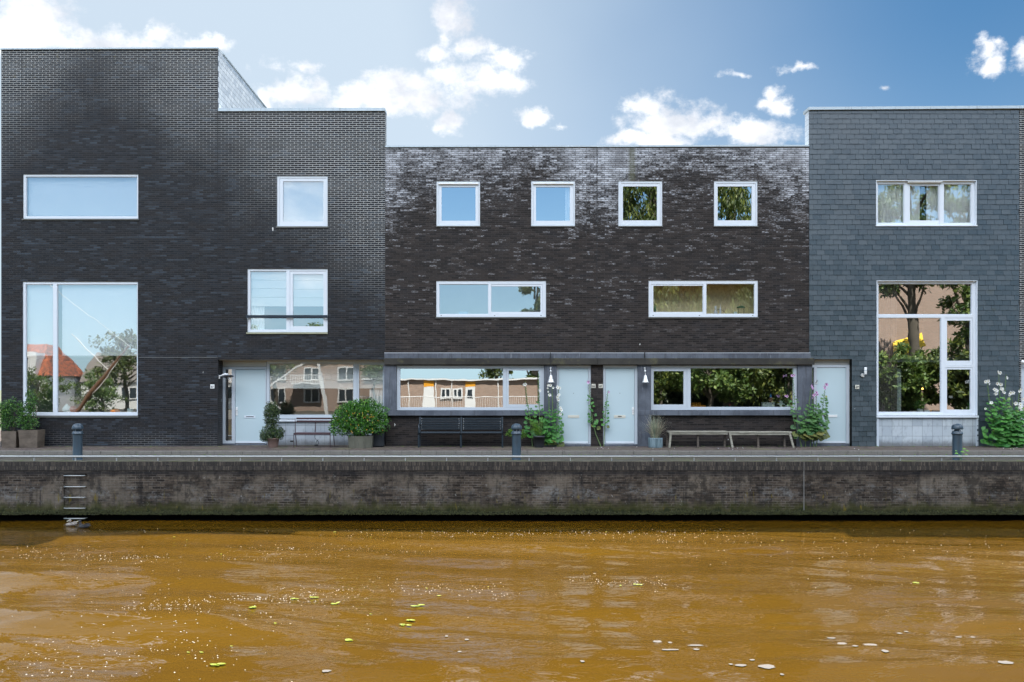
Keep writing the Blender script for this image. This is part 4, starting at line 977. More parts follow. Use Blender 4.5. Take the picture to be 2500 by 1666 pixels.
# small aubergine garden bench
yf = -.52; t = thing('bench', (X(765, yf), yf+.2, SW), 'slim aubergine metal bench with two back rails, between the ivy pot and the round bush', 'bench')
fx0, fx1 = X(716.5, yf), X(806, yf); rx0, rx1 = X(724, -.12), X(812, -.12)
m = MB()
for k in range(5): m.box(fx0+.01, fx1-.0, yf+.01+k*.075, yf+.07+k*.075, SW+.415, SW+.437, bev=.006)
m.box(fx0, fx1+.01, yf-.005, yf+.012, SW+.375, SW+.43, bev=.005); m.build('seat', M_BROWN, t)
for zt_, zb_ in ((1020, 1024.6), (1026.6, 1031.2)):
    MB().box(X(724,-.12), X(819,-.12), -.135, -.115, Z(zb_,-.12), Z(zt_,-.12), bev=.005).build('back_rail', M_BROWN, t)
for x0, x1 in ((fx0, rx0-.02), (fx1-.01, rx1+.03)):
    MB().tube([(x0+.01, yf, SW), (x0+.01, yf, SW+.40)], .012, 8).build('leg', M_BROWN, t)
    MB().tube([(x1+.03, -.14, SW), (x1-.0, -.18, SW+.42), (x1-.02, -.13, SW+.80)], .012, 8).build('leg', M_BROWN, t)
MB().tube([(X(770,-.15), -.16, SW+.42), (X(771,-.12), -.13, SW+.80)], .012, 8).build('back_stay', M_BROWN, t)
cb = MB(); cx = X(768, .2); y0 = .25
cb.tube([(cx, y0, SW+.36), (cx, y0, SW+.25), (cx+.04, y0, SW+.18), (cx+.10, y0, SW+.14), (cx+.12, y0, SW+.08), (cx+.08, y0, SW+.03), (cx+.03, y0, SW+.04), (cx+.04, y0, SW+.12), (cx+.10, y0, SW+.19)], .007, 6)
cb.box(cx-.01, cx+.10, y0-.03, y0+.03, SW, SW+.03)
cb.build('cable', M_DARK, None, 'loop of black cable on the pavement under the slim aubergine bench', 'cable', origin=(cx, y0, SW))
# weathered wooden bench
yw = -.62; t = thing('bench', (X(1783, yw), yw+.15, SW), 'long weathered grey plank bench on splayed legs in front of dark brick', 'bench')
wx0, wx1 = X(1631, yw), X(1934, yw); wm = X(1780, yw); zs = SW+.44
for a, b, dz in ((wx0, wm-.003, .006), (wm+.003, wx1, -.006)):
    MB().box(a, b, yw, yw+.14, zs-.0+dz, zs+.045+dz, bev=.006).build('seat_plank', M_WOODG, t); MB().box(a+.0, b-.02, yw+.155, yw+.30, zs+.0+dz, zs+.045+dz, bev=.006).build('seat_plank', M_WOODG, t)
    MB().box(a+.03, b-.03, yw+.02, yw+.045, zs-.055+dz, zs-.002+dz).build('apron', M_WOODG, t)
for px0, px1, col, yy in ((1638,1634,M_WOODG,yw+.02),(1782,1788,M_WOODG,yw+.02),(1928,1937,M_WOODG,yw+.02),(1706,1706,M_WOODD,yw+.14),(1853,1854,M_WOODD,yw+.14),(1776,1774,M_WOODD,yw+.27),(1634,1632,M_WOODD,yw+.27),(1921,1922,M_WOODD,yw+.27)):
    MB().beam((X(px0, yw), yy, zs), (X(px1, yw), yy-.03, SW-.0), .055, .06).build('leg', col, t)
MB().box(X(1640,yw), X(1925,yw), yw+.27, yw+.29, SW+.19, SW+.215).build('stretcher', M_WOODD, t)
# wall lamps
def bell(px, label):
    y = -.05; x = X(px, y); t = thing('wall_lamp', (x, y, Z(926, y)), label, 'wall lamp', 'bell-shaped wall lamps')
    m = MB(); m.lathe([(.032,0),(.032,.018),(.02,.03)], x, y, 14, rot=Matrix.Rotation(R(90), 3, 'X'), z0=Z(899, y)); m.build('wall_mount', M_LAMP, t)
    m = MB(); zz = Z(899, y); m.tube([(x, y-.02, zz), (x, y-.05, zz-.03), (x, y-.06, zz-.10)], .008, 8); m.lathe([(.02,0),(.028,.015),(.028,.05),(.012,.06)], x, y-.07, 14, z0=Z(909, y)-.0)
    m.tube([(x, y-.07, Z(909,y)), (x, y-.11, Z(917, y))], .007, 8); m.build('arm', M_LAMP, t)
    m = MB(); zt_ = Z(916, y); zb_ = Z(934.5, y); h = zt_-zb_; m.lathe([(.002,h),(.026,h*.985),(.040,h*.9),(.062,h*.55),(.088,h*.14),(.102,h*.07),(.104,0),(.098,0),(.08,h*.15),(.03,h*.8)], x, y-.13, 24, z0=zb_); m.build('shade', M_LAMP, t)
    m = MB(); m.lathe([(.02,.0),(.034,.03),(.03,.07),(.012,.1)], x, y-.13, 12, z0=zb_+.02); m.build('bulb', M_CERA, t)
bell(1344.3, 'bell-shaped aluminium wall lamp on the concrete pillar above the white hollyhocks')
bell(1574, 'bell-shaped aluminium wall lamp on the concrete pillar above the pot of dry grass')
t = thing('wall_lamp', (X(540), .0, Z(920)), 'wall lamp with arm and flat round black hood by the recessed glazed door', 'wall lamp')
m = MB(); x = X(533.5); m.box(X(532)+.001, X(532)+.03, .06, .14, Z(925.5), Z(916), bev=.006); m.build('wall_mount', M_CERA, t)
m = MB(); m.tube([(x, .10, Z(919)), (X(541), .06, Z(916.5)), (X(550), .0, Z(914)), (X(557), -.02, Z(915))], [.022,.026,.032,.036], 10); m.build('arm', M_CERA, t)
rm = Matrix.Rotation(R(-10), 3, 'X') @ Matrix.Rotation(R(-7), 3, 'Y')
m = MB(); m.lathe([(.165,0),(.167,.008),(.12,.035),(.05,.05),(.001,.052)], X(557.5), -.02, 28, z0=Z(920.5), rot=rm); m.build('hood', M_NAVY, t)
m = MB(); m.lathe([(.03,0),(.036,-.02),(.030,-.05),(.008,-.06)], X(559), -.02, 14, z0=Z(921), rot=rm); m.tube([(X(560), -.02, Z(924)), (X(563.5), -.03, Z(930))], [.02,.014], 8); m.build('bulb', M_CERA, t)
t = thing('wall_lamp', (X(2106), -.02, Z(910)), 'upright polished tube lamp on a round base on the slates', 'wall lamp')
m = MB(); m.lathe([(.058,0),(.058,.03),(.05,.045)], X(2106)-.012, -.016, 20, rot=Matrix.Rotation(R(90), 3, 'X'), z0=Z(917)); m.build('wall_mount', M_LAMP, t)
m = MB(); m.lathe([(.036,0),(.042,.01),(.042,.20),(.034,.215)], X(2109.5), -.10, 20, z0=Z(914.5)); m.build('tube', M_CERA, t)
m = MB(); m.lathe([(.044,0),(.044,.012)], X(2109.5), -.10, 20, z0=Z(905.5)); m.tube([(X(2106), -.04, Z(917)), (X(2109.5), -.10, Z(914.5))], .016, 8); m.build('ring', M_STEEL, t)
t = thing('wall_lamp', (X(2497), -.02, Z(884)), 'white wall lamp cut off by the right picture edge beside the end door', 'wall lamp')
m = MB(); m.tube([(X(2492), -.04, Z(883)), (X(2497), -.09, Z(885)), (X(2506), -.1, Z(888))], [.05,.055,.03], 12); m.build('shade', M_CERA, t)
MB().lathe([(.04,0),(.04,.03)], X(2500), .0, 12, rot=Matrix.Rotation(R(90), 3, 'X'), z0=Z(885)).build('wall_mount', M_CERA, t)
# ================= PLANTS
RN = random.Random(21)
def rv(r=RN): 
    while True:
        v = Vector((r.uniform(-1,1), r.uniform(-1,1), r.uniform(-1,1)))
        if .05 < v.length < 1: return v.normalized()
def leaf(m, p, d, n, L, W, fold=.25, curl=.15):
    d = d.normalized(); s = d.cross(n)
    if s.length < 1e-3: s = d.cross(Vector((.3,.9,.2)))
    s.normalize(); n = s.cross(d).normalized()
    a = p; c = p+d*L-n*L*curl; mid = p+d*L*.45+n*0
    l = mid-s*W/2+n*W*fold; r_ = mid+s*W/2+n*W*fold; q = p+d*L*.75-n*L*curl*.4
    m.add([a, l, c, r_, mid, q], [(0,4,1),(1,4,5),(1,5,2),(0,3,4),(3,5,4),(3,2,5)])
def shrub(m, lobes, n, L, W, up=.3, seed=1, inner=.35):
    r = random.Random(seed); tot = sum(a*b*c for _, (a,b,c) in lobes)
    for (cx,cy,cz), (a,b,c) in lobes:
        for i in range(int(n*(a*b*c)/tot)):
            v = rv(r); k = inner+(1-inner)*r.random()**.45
            k *= 1+.10*math.sin(v.x*7+cx*3)+.08*math.sin(v.z*9+cy)+r.gauss(0, .04)
            p = Vector((cx+v.x*a*k, cy+v.y*b*k, cz+v.z*c*k))
            if p.z < SW+.02: continue
            d = (v*.8+rv(r)*.8+Vector((0,0,up))).normalized(); nn_ = (v+rv(r)*.6+Vector((0,-.3,.6))).normalized()
            leaf(m, p, d, nn_, L*r.uniform(.7,1.25), W*r.uniform(.8,1.2))
M_LAUREL = mat('laurel_leaf', f_leaf((.025,.085,.014), (.07,.19,.022), (.15,.30,.04), .35, .12))
M_BUSH = mat('glossy_bush_leaf', f_leaf((.024,.095,.010), (.075,.24,.020), (.18,.36,.04), .30, .10))
M_IVY = mat('ivy_leaf', f_leaf((.020,.045,.012), (.060,.105,.026), (.12,.15,.04), .4, .12))
M_HOLLY = mat('hollyhock_leaf', f_leaf((.035,.15,.028), (.095,.28,.045), (.19,.30,.06), .5, .08))
M_HOLLY2 = mat('ageing_hollyhock_leaf', f_leaf((.045,.13,.035), (.10,.22,.05), (.28,.28,.07), .5, .16))
M_OLD = mat('yellowed_leaf', f_leaf((.16,.15,.035), (.09,.14,.03), (.20,.10,.035), .6, .25))
M_STEM = paint('green_stem', (.13,.20,.07), .6, .2); M_STEMB = paint('woody_stem', (.10,.075,.05), .8, .2)
M_FEATH = mat('feathery_leaf', f_leaf((.06,.17,.012), (.14,.28,.02), (.2,.32,.03), .6, .2))
M_WHITEP = mat('white_petal', f_leaf((.80,.80,.76), (.86,.85,.82), (.82,.80,.70), .7, .1))
M_PINKP = mat('pink_petal', f_leaf((.62,.30,.58), (.74,.50,.70), (.66,.40,.64), .7, .3))
M_EYE = paint('dark_flower_eye', (.13,.008,.05), .6, .1); M_EYEW = paint('cream_flower_eye', (.45,.38,.12), .6, .1)
M_POTB = paint('black_plastic_pot', (.018,.020,.024), .45, .1); M_TERR = paint('dusty_terracotta', (.17,.105,.085), .8, .25, dirt=.5)
M_ZINCB = mat('blue_zinc_pot', lambda t, b: (t.put(b.inputs['Base Color'], t.mix(t.ramp(t.noise(t.sc(pos(t), 12, 12, 1), 2.5, 5, .6), .35, .65), (.09,.14,.16), (.24,.32,.35))), t.put(b.inputs['Roughness'], .6)))
M_PLANT = mat('taupe_planter', lambda t, b: (t.put(b.inputs['Base Color'], t.mix(t.ramp(t.noise(t.sc(pos(t), 1, 1, 2), 2.5, 6, .65), .3, .7), (.075,.055,.038), (.15,.115,.085))), t.put(b.inputs['Roughness'], .7)))
M_STONE = paint('greenish_stone', (.12,.115,.085), .85, .3, dirt=.5, scale=6)
M_SOIL = paint('potting_soil', (.02,.015,.011), .95, .2)
def planter(px, pt, pb, y, label, lobes, seed, d=.45, split=None):
    x0, x1 = X(px[0], y), X(px[1], y); zt_ = Z(pt, y); t = thing('potted_laurel', ((x0+x1)/2, y+d/2, SW), label, 'potted plant', 'laurels in tall planters')
    m = MB(); e = .025; m.add([(x0+e,y+e,SW),(x1-e,y+e,SW),(x1-e,y+d-e,SW),(x0+e,y+d-e,SW),(x0,y,zt_),(x1,y,zt_),(x1,y+d,zt_),(x0,y+d,zt_)], [(0,3,2,1),(0,1,5,4),(1,2,6,5),(2,3,7,6),(3,0,4,7)])
    m.holed(x0,x1,0,0.001,[],y,y) if False else None
    k = .03; m.add([(x0,y,zt_),(x1,y,zt_),(x1,y+d,zt_),(x0,y+d,zt_),(x0+k,y+k,zt_),(x1-k,y+k,zt_),(x1-k,y+d-k,zt_),(x0+k,y+d-k,zt_)], [(0,1,5,4),(1,2,6,5),(2,3,7,6),(3,0,4,7)])
    if split: m.box(X(split,y)-.02, X(split,y)+.015, y-.018, y, SW+.2, zt_-.0)
    m.build('pot', M_PLANT, t); MB().box(x0+.03, x1-.03, y+.03, y+d-.03, zt_-.06, zt_-.04).build('soil', M_SOIL, t)
    m = MB(); cx = (x0+x1)/2
    for a in (-.06, .03, .09): m.tube([(cx+a*.3, y+d/2, zt_-.05), (cx+a, y+d/2+a, zt_+.3), (cx+a*2, y+d/2-a, zt_+.75)], [.012,.009,.004], 6)
    m.build('stem', M_STEMB, t)
    m = MB(); shrub(m, lobes, 1500, .075, .028, .5, seed, .1); m.build('foliage', M_LAUREL, t)
def lob(px, py, y, rx, ry, rz): return ((X(px, y), y, Z(py, y)), (rx, ry, rz))
y = -.75
planter((1.5,39), 1053, 1094, y, 'potted laurel at the far left edge, cut off by the picture border', [lob(18,1030,y+.2,.24,.25,.26), lob(15,1000,y+.2,.24,.24,.26), lob(32,985,y+.2,.12,.14,.16), lob(4,1010,y+.2,.18,.2,.2)], 3, split=38)
planter((44.5,91.5), 1050.5, 1094, y, 'taller potted laurel reaching over the lower left corner of the big square window', [lob(66,1032,y+.2,.30,.26,.26), lob(62,1008,y+.2,.24,.24,.24), lob(76,985,y+.2,.16,.2,.26), lob(50,995,y+.2,.16,.16,.18), lob(74,964,y+.2,.13,.12,.14)], 4)
# ivy-like topiary
y = -.45; cx = X(667, y); t = thing('potted_ivy', (cx, y, SW), 'hourglass-shaped dusky ivy bush in an old terracotta pot beside the glazed door', 'potted plant')
MB().lathe([(.13,0),(.145,.05),(.175,.24),(.19,.25),(.19,.28),(.17,.28)], cx, y, 24, z0=SW).build('pot', M_TERR, t)
MB().tube([(cx, y, SW+.2), (cx, y, SW+1.0)], .012, 6).build('stem', M_STEMB, t)
m = MB(); shrub(m, [lob(664,1012,y,.26,.25,.30), lob(663,1000,y,.22,.2,.22), lob(660,1035,y,.17,.18,.22), lob(657,1059,y,.29,.26,.22), lob(675,1056,y,.24,.24,.22), lob(648,1068,y,.17,.18,.14), lob(684,1062,y,.13,.14,.14)], 5200, .042, .030, .0, 7, .2)
m.build('foliage', M_IVY, t)
# big round bush
y = -.55; cx = X(881, y); t = thing('potted_bush', (cx, y, SW), 'wide glossy round bush with orange-yellow leaves here and there in a mossy stone tub', 'potted plant')
m = MB(); r6 = []
for k in range(8):
    a = R(22.5+45*k); r6.append((cx+.36*math.cos(a), y+.30*math.sin(a)))
zt_ = Z(1064, y); vs = [(a, b, SW) for a, b in r6]+[(cx+(a-cx)*1.08, y+(b-y)*1.08, zt_) for a, b in r6]; m.add(vs, [(k, (k+1) % 8, 8+(k+1) % 8, 8+k) for k in range(8)]+[tuple(range(8))[::-1]])
m.add([(cx+(a-cx)*.95, y+(b-y)*.95, zt_-.04) for a, b in r6], [tuple(range(8))])
for k in range(8): m.beam((r6[k][0], r6[k][1]-.002, SW), (cx+(r6[k][0]-cx)*1.085, y+(r6[k][1]-y)*1.085, zt_+.008), .018, .018)
m.build('pot', M_STONE, t)
m = MB()
for k in range(7): a = k*.9; m.tube([(cx+.05*math.cos(a), y+.05*math.sin(a), zt_-.05), (cx+.25*math.cos(a), y+.2*math.sin(a), zt_+.35), (cx+.5*math.cos(a), y+.35*math.sin(a), zt_+.7)], [.018,.013,.006], 6)
m.build('stem', M_STEMB, t)
m = MB(); shrub(m, [lob(873,1026,y,.72,.45,.42), lob(855,1015,y,.45,.38,.38), lob(905,1012,y,.48,.38,.40), lob(925,1034,y,.30,.3,.32), lob(832,1040,y,.36,.32,.30), lob(880,1048,y,.5,.4,.22), lob(870,1000,y,.45,.35,.26)], 6500, .085, .036, .4, 9, .35)
m.build('foliage', M_BUSH, t)
m = MB(); r_ = random.Random(6)
for i in range(34):
    a = r_.uniform(-1,1); px, py = 873+a*60, 1030+r_.uniform(-28,26); p = Vector((X(px, y-.45), y-.42+.25*a*a, Z(py, y-.45))); leaf(m, p, Vector((r_.uniform(-1,1), -.2, -1)), Vector((0,-1,.2)), .055, .025)
m.build('orange_leaves', mat('orange_leaf', f_leaf((.60,.30,.03), (.62,.42,.05), (.5,.2,.03), .5)), t)
MB().box(X(909,-.2), X(938,-.2), -.35, -.05, SW, Z(1046,-.2), bev=.03).build('storage_tub', M_POTB, None, 'plain black tub half hidden behind the wide round bush', 'tub', origin=(X(923), -.2, SW))
# hollyhocks
def hleaf(m, p, d, n, r, lobes=5, cup=.2):
    d = d.normalized(); s = d.cross(n); s = s.normalized() if s.length > 1e-3 else Vector((1,0,0)); n = s.cross(d).normalized()
    N = lobes*4; vs = [p+d*r*.18]
    w_ = RN.uniform(-.25,.25)
    for k in range(N+1):
        a = -2.65+5.3*k/N; rr_ = r*(.78+.22*abs(math.cos(a*lobes/2*.93)))*(1 if abs(a) < 2.3 else .8)
        vs.append(p+d*(math.cos(a)*rr_+r*.2)+s*math.sin(a)*rr_+n*(cup*r*(math.sin(a*3+w_)*.35-abs(math.sin(a))*.5)-cup*r*.4*max(0,math.cos(a))))
    m.add(vs, [(0, k+1, k+2) for k in range(N)])
def flower_mesh(m1, m2, rad):
    m = MB()
    for k in range(5):
        a = k*1.2566; c, s = math.cos(a), math.sin(a); c2, s2 = math.cos(a+.62), math.sin(a+.62); c0, s0 = math.cos(a-.62), math.sin(a-.62)
        m.add([(0,0,0), (rad*.72*c0, -.25*rad, rad*.72*s0), (rad*.98*math.cos(a-.3), -.38*rad, rad*.98*math.sin(a-.3)), (rad*c, -.30*rad, rad*s), (rad*.98*math.cos(a+.3), -.38*rad, rad*.98*math.sin(a+.3)), (rad*.72*c2, -.2*rad, rad*.72*s2)], [(0,1,2),(0,2,3),(0,3,4),(0,4,5)], 0)
    m.add([(.27*rad*math.cos(k), -.13*rad, .27*rad*math.sin(k)) for k in [i*.785 for i in range(8)]]+[(0,-.22*rad,0)], [(k, (k+1) % 8, 8) for k in range(8)], 1)
    me = bpy.data.meshes.new('flower'); me.from_pydata(m.v, [], m.f); me.materials.append(m1); me.materials.append(m2); me.polygons.foreach_set('material_index', m.mi); me.update(); return me
FW = flower_mesh(M_WHITEP, M_EYEW, .058); FP = flower_mesh(M_PINKP, M_EYE, .052)
def hollyhock(label, pts, y, flowers, fme, leafy=(.0,.6), nleaf=16, lr=(.05,.12), lm=None, group='hollyhocks growing against the houses', old=0, buds=True, bare=0.0, seed=0, spread=.16):
    """pts: stem in photo pixels from the base up"""
    r = random.Random(seed+len(pts)); P = [Vector((X(px, y), y, Z(py, y))) for px, py in pts]; P[0].z = SW
    Q_ = []
    for i in range(len(P)-1):
        for k in range(6): Q_.append(P[i].lerp(P[i+1], k/6))
    Q_.append(P[-1]); Ls = [0]
    for i in range(1, len(Q_)): Ls.append(Ls[-1]+(Q_[i]-Q_[i-1]).length)
    tot = Ls[-1]
    def at(f):
        L_ = f*tot
        for i in range(1, len(Q_)):
            if Ls[i] >= L_: return Q_[i-1].lerp(Q_[i], (L_-Ls[i-1])/max(1e-6, Ls[i]-Ls[i-1]))
        return Q_[-1]
    t = thing('hollyhock', tuple(P[0]), label, 'hollyhock', group)
    n = len(Q_); m = MB(); m.tube(Q_, [.014*(1-.7*i/n) for i in range(n)], 6)
    mo = MB(); ml = MB()
    for i in range(nleaf):
        f = leafy[0]+(leafy[1]-leafy[0])*(i+r.uniform(.2,.8))/nleaf
        if f < bare: continue
        p = at(f); a = i*2.4+r.uniform(-.4,.4); size = (lr[1]+(lr[0]-lr[1])*(f-leafy[0])/(leafy[1]-leafy[0]))*r.uniform(.8,1.15)
        out = Vector((math.cos(a), -abs(math.sin(a))*.7-.1, 0)).normalized(); pl = size*.7+spread*(1-f)*r.uniform(.3,1)
        e = p+out*pl+Vector((0,0,pl*r.uniform(-.1,.5))); m.tube([p, p.lerp(e, .5)+Vector((0,0,.02)), e], .0035, 4)
        d = (out+Vector((0,0,r.uniform(-.9,-.1)))).normalized(); nv_ = (Vector((0,-.75,.7))+rv(r)*.35).normalized()
        hleaf(mo if i < old else ml, e, d, nv_, size*.85)
    bs = MB()
    if buds:
        nb = int(26*(1-leafy[1])*tot/1.0)+6
        for i in range(nb):
            f = leafy[1]-.05+(1.0-leafy[1]+.05)*i/nb; p = at(f); a = i*2.4; rad = .012*(1.25-f*.75)+.003
            c = p+Vector((math.cos(a), math.sin(a), .4))*(.018+.012*(1-f)); bs.lathe([(.002,-rad),(rad,-rad*.4),(rad*.9,rad*.4),(.001,rad*1.2)], c.x, c.y, 6, z0=c.z)
    m.build('stem', M_STEM, t); ml.build('foliage', lm or M_HOLLY, t)
    if mo.v: mo.build('withered_leaves', M_OLD, t)
    if bs.v: bs.build('buds', M_FEATH, t)
    for (px, py, s_) in flowers:
        o = bpy.data.objects.new('flower', fme); link(o, t); yy = y-.045
        o.location = Vector((X(px, yy), yy, Z(py, yy)))-P[0]; o.rotation_euler = (r.uniform(-.4,.3), r.uniform(0,1.2), r.uniform(-.7,.7)); o.scale = (s_, s_, s_)
    return t
yh = -.22
hollyhock('hollyhock leaning before the narrow window light, one white bloom at its tip', [(1300,1088),(1294,1020),(1287,980),(1282,930)], yh, [(1282,939,1)], FW, (.1,.62), 20, (.055,.135), seed=1)
hollyhock('tall thin hollyhock crossing the right frame of the left concrete window', [(1318,1085),(1317,1010),(1316,960),(1315,912)], yh, [(1318.5,954,.75)], FW, (.1,.60), 20, (.055,.135), seed=2)
hollyhock('white hollyhock rising straight in front of the left concrete pillar', [(1340,1088),(1341,1020),(1340,975),(1339,938)], yh, [(1338.5,940.5,.8),(1344,941,.9),(1342,964.5,.9),(1337,948,.5),(1338,957,.5)], FW, (.05,.58), 24, (.055,.135), seed=3, old=2)
hollyhock('hollyhock with a nearly bloomless tip on the right half of the concrete pillar', [(1347,1088),(1349,1030),(1349,980),(1347.5,940)], yh, [(1351,947,.7)], FW, (.05,.58), 24, (.055,.135), seed=4, old=1)
hollyhock('white hollyhock with many blooms against the edge of the left pale blue door', [(1352,1088),(1362,1030),(1362,980),(1364,944)], yh, [(1362,946,1),(1366,948,.9),(1365,964.5,.9),(1361,969.5,1),(1364,976,1),(1368,996,.8),(1369.5,1001,1),(1368,1011,.9)], FW, (.05,.62), 26, (.055,.135), seed=5, old=3)
yd = -.06
hollyhock('hollyhock with a curved stem beside the number plates, pink bloom on top', [(1467,1085),(1455,1062),(1448,1035),(1442,990),(1438,932)], yd, [(1437,933,1.1)], FP, (.28,.80), 21, (.045,.085), seed=6, bare=.25, old=2, spread=.10)
hollyhock('slender hollyhock in front of the right pale blue door, tiny pale bloom', [(1474,1083),(1476,1050),(1479,1005),(1481,980),(1484.5,953)], yd, [(1486,958,.7)], FP, (.35,.82), 17, (.04,.08), seed=7, bare=.3, old=1, spread=.09)
yr = -.25
hollyhock('hollyhock rising before the right window edge, double pink bloom high up', [(1956,1088),(1948,1040),(1940,985),(1937,940),(1934,902)], yr, [(1934.5,917.5,.95),(1939,917,.9)], FP, (.15,.66), 20, (.05,.13), M_HOLLY2, seed=8, old=2)
hollyhock('short side hollyhock with pink bloom before the dark window corner', [(1958,1088),(1942,1040),(1930,995),(1922,968)], yr, [(1921,968,.9),(1917,967,.6)], FP, (.15,.85), 13, (.04,.09), M_HOLLY2, seed=9, spread=.2)
hollyhock('hollyhock in front of the right end pillar with one pink bloom at the tip', [(1966,1088),(1970,1030),(1976,980),(1981,942)], yr, [(1981,944,1.05),(1983.5,948,.8)], FP, (.15,.70), 30, (.055,.15), M_HOLLY2, seed=10, old=4)
hollyhock('hollyhock before the door gap by the slates with pale pink low bloom', [(1978,1088),(1983,1040),(1984,1000),(1985,958)], yr, [(1987.5,965,1),(1984,972,.5)], FP, (.15,.75), 30, (.055,.15), M_HOLLY2, seed=11, old=4)
hollyhock('hollyhock with three pink blooms on the left stile of the slate house door', [(1986,1088),(1990,1040),(1993,995),(1992,955)], yr, [(1993,959.5,1.0),(1996,964,.7),(1990,975,.5)], FP, (.15,.78), 30, (.055,.15), M_HOLLY2, seed=12, old=4)
hollyhock('rightmost pink hollyhock spreading over the slate house door', [(1992,1088),(2004,1035),(2010,985),(2016,936)], yr, [(2017.5,939,1.05),(2011,945,.8),(2014,948,.8),(2010,1014.5,.9),(2019,942,.6)], FP, (.15,.82), 36, (.055,.15), M_HOLLY2, seed=13, old=5)
yw_ = -.35
W = [('white hollyhock standing left of its clump at the slate corner', [(2424,1090),(2421,1020),(2415,975),(2410,927)], [(2406,932,1),(2412,931,1),(2415,938,.6),(2420,984,.95),(2406,998,.6)], 14, 30),
 ('tallest white hollyhock at the slate corner, middle of its clump', [(2440,1090),(2440,1020),(2441,975),(2438,908)], [(2436,909,.9),(2441.5,911,.9),(2434.5,937,1.05),(2443,939,1),(2428,951.5,1),(2433,954.5,1),(2432,961,1)], 15, 36),
 ('white hollyhock with drooping tip bloom beside the tallest one', [(2450,1090),(2450,1020),(2452,970),(2456.5,914)], [(2457.5,923,1),(2446,950,1),(2447.5,955,.9),(2452,959,.7)], 16, 34),
 ('lower white hollyhock with a bloom cluster right of the slate corner clump', [(2464,1090),(2468,1030),(2472,990),(2470,957)], [(2468,960,1.1),(2474,959,1),(2464,965,.7),(2471,1012,1),(2475,1010,1),(2462,1020,.7)], 17, 34),
 ('white hollyhock before the joint between slates and end house', [(2476,1090),(2482,1030),(2485,990),(2490,947)], [(2492,952,1),(2488,956,.7),(2480,985,1.1),(2491,988,1.2),(2491,994,1.1),(2491.5,999,1.1),(2487,996,.8)], 18, 34),
 ('white hollyhock at the right picture edge, last of its clump', [(2490,1090),(2496,1030),(2500,990),(2506,960)], [(2497,975,1),(2503,972,1)], 19, 30)]
for lb, pts, fl, sd, nl in W: hollyhock(lb, pts, yw_, fl, FW, (.02,.66), int(nl*1.5), (.07,.15), seed=sd, group='white hollyhocks at the slate corner', spread=.26)
# pot with feathery plant
y = -.48; cx = X(1316, y); t = thing('potted_herb', (cx, y, SW), 'feathery bright green herb in a black plastic pot among the hollyhocks', 'potted plant')
MB().lathe([(.135,0),(.15,.05),(.175,.30),(.185,.30),(.187,.345),(.172,.345)], cx, y, 24, z0=SW).build('pot', M_POTB, t)
m = MB(); r_ = random.Random(8)
for i in range(60):
    a = r_.uniform(0, 6.28); tip = Vector((cx-.10+r_.gauss(0,.13), y+r_.gauss(0,.10), Z(r_.uniform(1016,1050), y))); b0 = Vector((cx+.08*math.cos(a), y+.08*math.sin(a), SW+.34))
    for k in range(46):
        f = (k+4)/50; p = b0.lerp(tip, f)+Vector((-.05*f,0,.05*math.sin(f*3.1))); d = (rv(r_)+Vector((0,0,.8))).normalized(); leaf(m, p, d, rv(r_), .045*(1.15-f*.6), .007)
m.build('foliage', M_FEATH, t)
m = MB()
for i in range(10): a = i; m.tube([(cx+.06*math.cos(a), y+.06*math.sin(a), SW+.33), (cx-.08+.15*math.cos(a), y+.1*math.sin(a), SW+.75)], .004, 4)
m.build('stem', M_STEM, t)
m = MB(); shrub(m, [lob(1246,1057,-.3,.09,.08,.10), lob(1240,1062,-.3,.06,.06,.06)], 160, .05, .02, .5, 31, .1); m.build('low_weed', M_FEATH, None, 'small weed tuft against the plinth behind the middle bollard', 'weed', origin=(X(1246), -.3, SW))
m = MB(); shrub(m, [lob(1278,1062,-.3,.10,.08,.12)], 170, .05, .02, .5, 32, .1); m.build('low_weed', M_FEATH, None, 'small weed tuft between the middle bollard and the black herb pot', 'weed', origin=(X(1278), -.3, SW))
# pot with dry grass
y = -.5; cx = X(1600.5, y); t = thing('potted_grass', (cx, y, SW), 'spiky dry ornamental grass in a blue-grey pot before the concrete pillar', 'potted plant')
MB().lathe([(.20,0),(.215,.03),(.218,.27),(.222,.285),(.205,.285)], cx, y, 28, z0=SW).build('pot', M_ZINCB, t)
mg = MB(); md = MB(); r_ = random.Random(12)
for i in range(330):
    a = r_.uniform(0, 6.28); q = r_.random(); up_ = r_.random(); L_ = r_.uniform(.45,.78); lean = r_.uniform(.05,1.15) if i % 3 else r_.uniform(.05,.45)
    o_ = Vector((math.cos(a), math.sin(a)*.8, 0)); p = Vector((cx, y, SW+.27))+o_*r_.uniform(0,.14); pts = [p]; d = (Vector((0,0,1))+o_*lean*.5).normalized()
    dead = i % 2 == 0 and lean > .3
    for k in range(5):
        pts.append(pts[-1]+d*L_/5); d = (d+o_*lean*.22+Vector((0,0,-.16*lean*(2.2 if dead else 1)))).normalized()
    s = d.cross(Vector((0,0,1))); s = s.normalized() if s.length > .01 else Vector((1,0,0)); s = (s+Vector((0,-.3,0))).normalized(); wd = r_.uniform(.0035,.0065); vs = []
    for k, q_ in enumerate(pts): ww = wd*(1-.85*k/5); vs += [q_-s*ww, q_+s*ww]
    (md if dead else mg).add(vs, [(2*k, 2*k+1, 2*k+3, 2*k+2) for k in range(5)])
mg.build('green_blades', mat('grey_green_blade', f_leaf((.20,.27,.19), (.36,.36,.24), (.55,.48,.34), .6, .3)), t); md.build('dry_blades', mat('dry_blade', f_leaf((.30,.22,.14), (.50,.42,.30), (.6,.52,.4), .7, .2)), t)
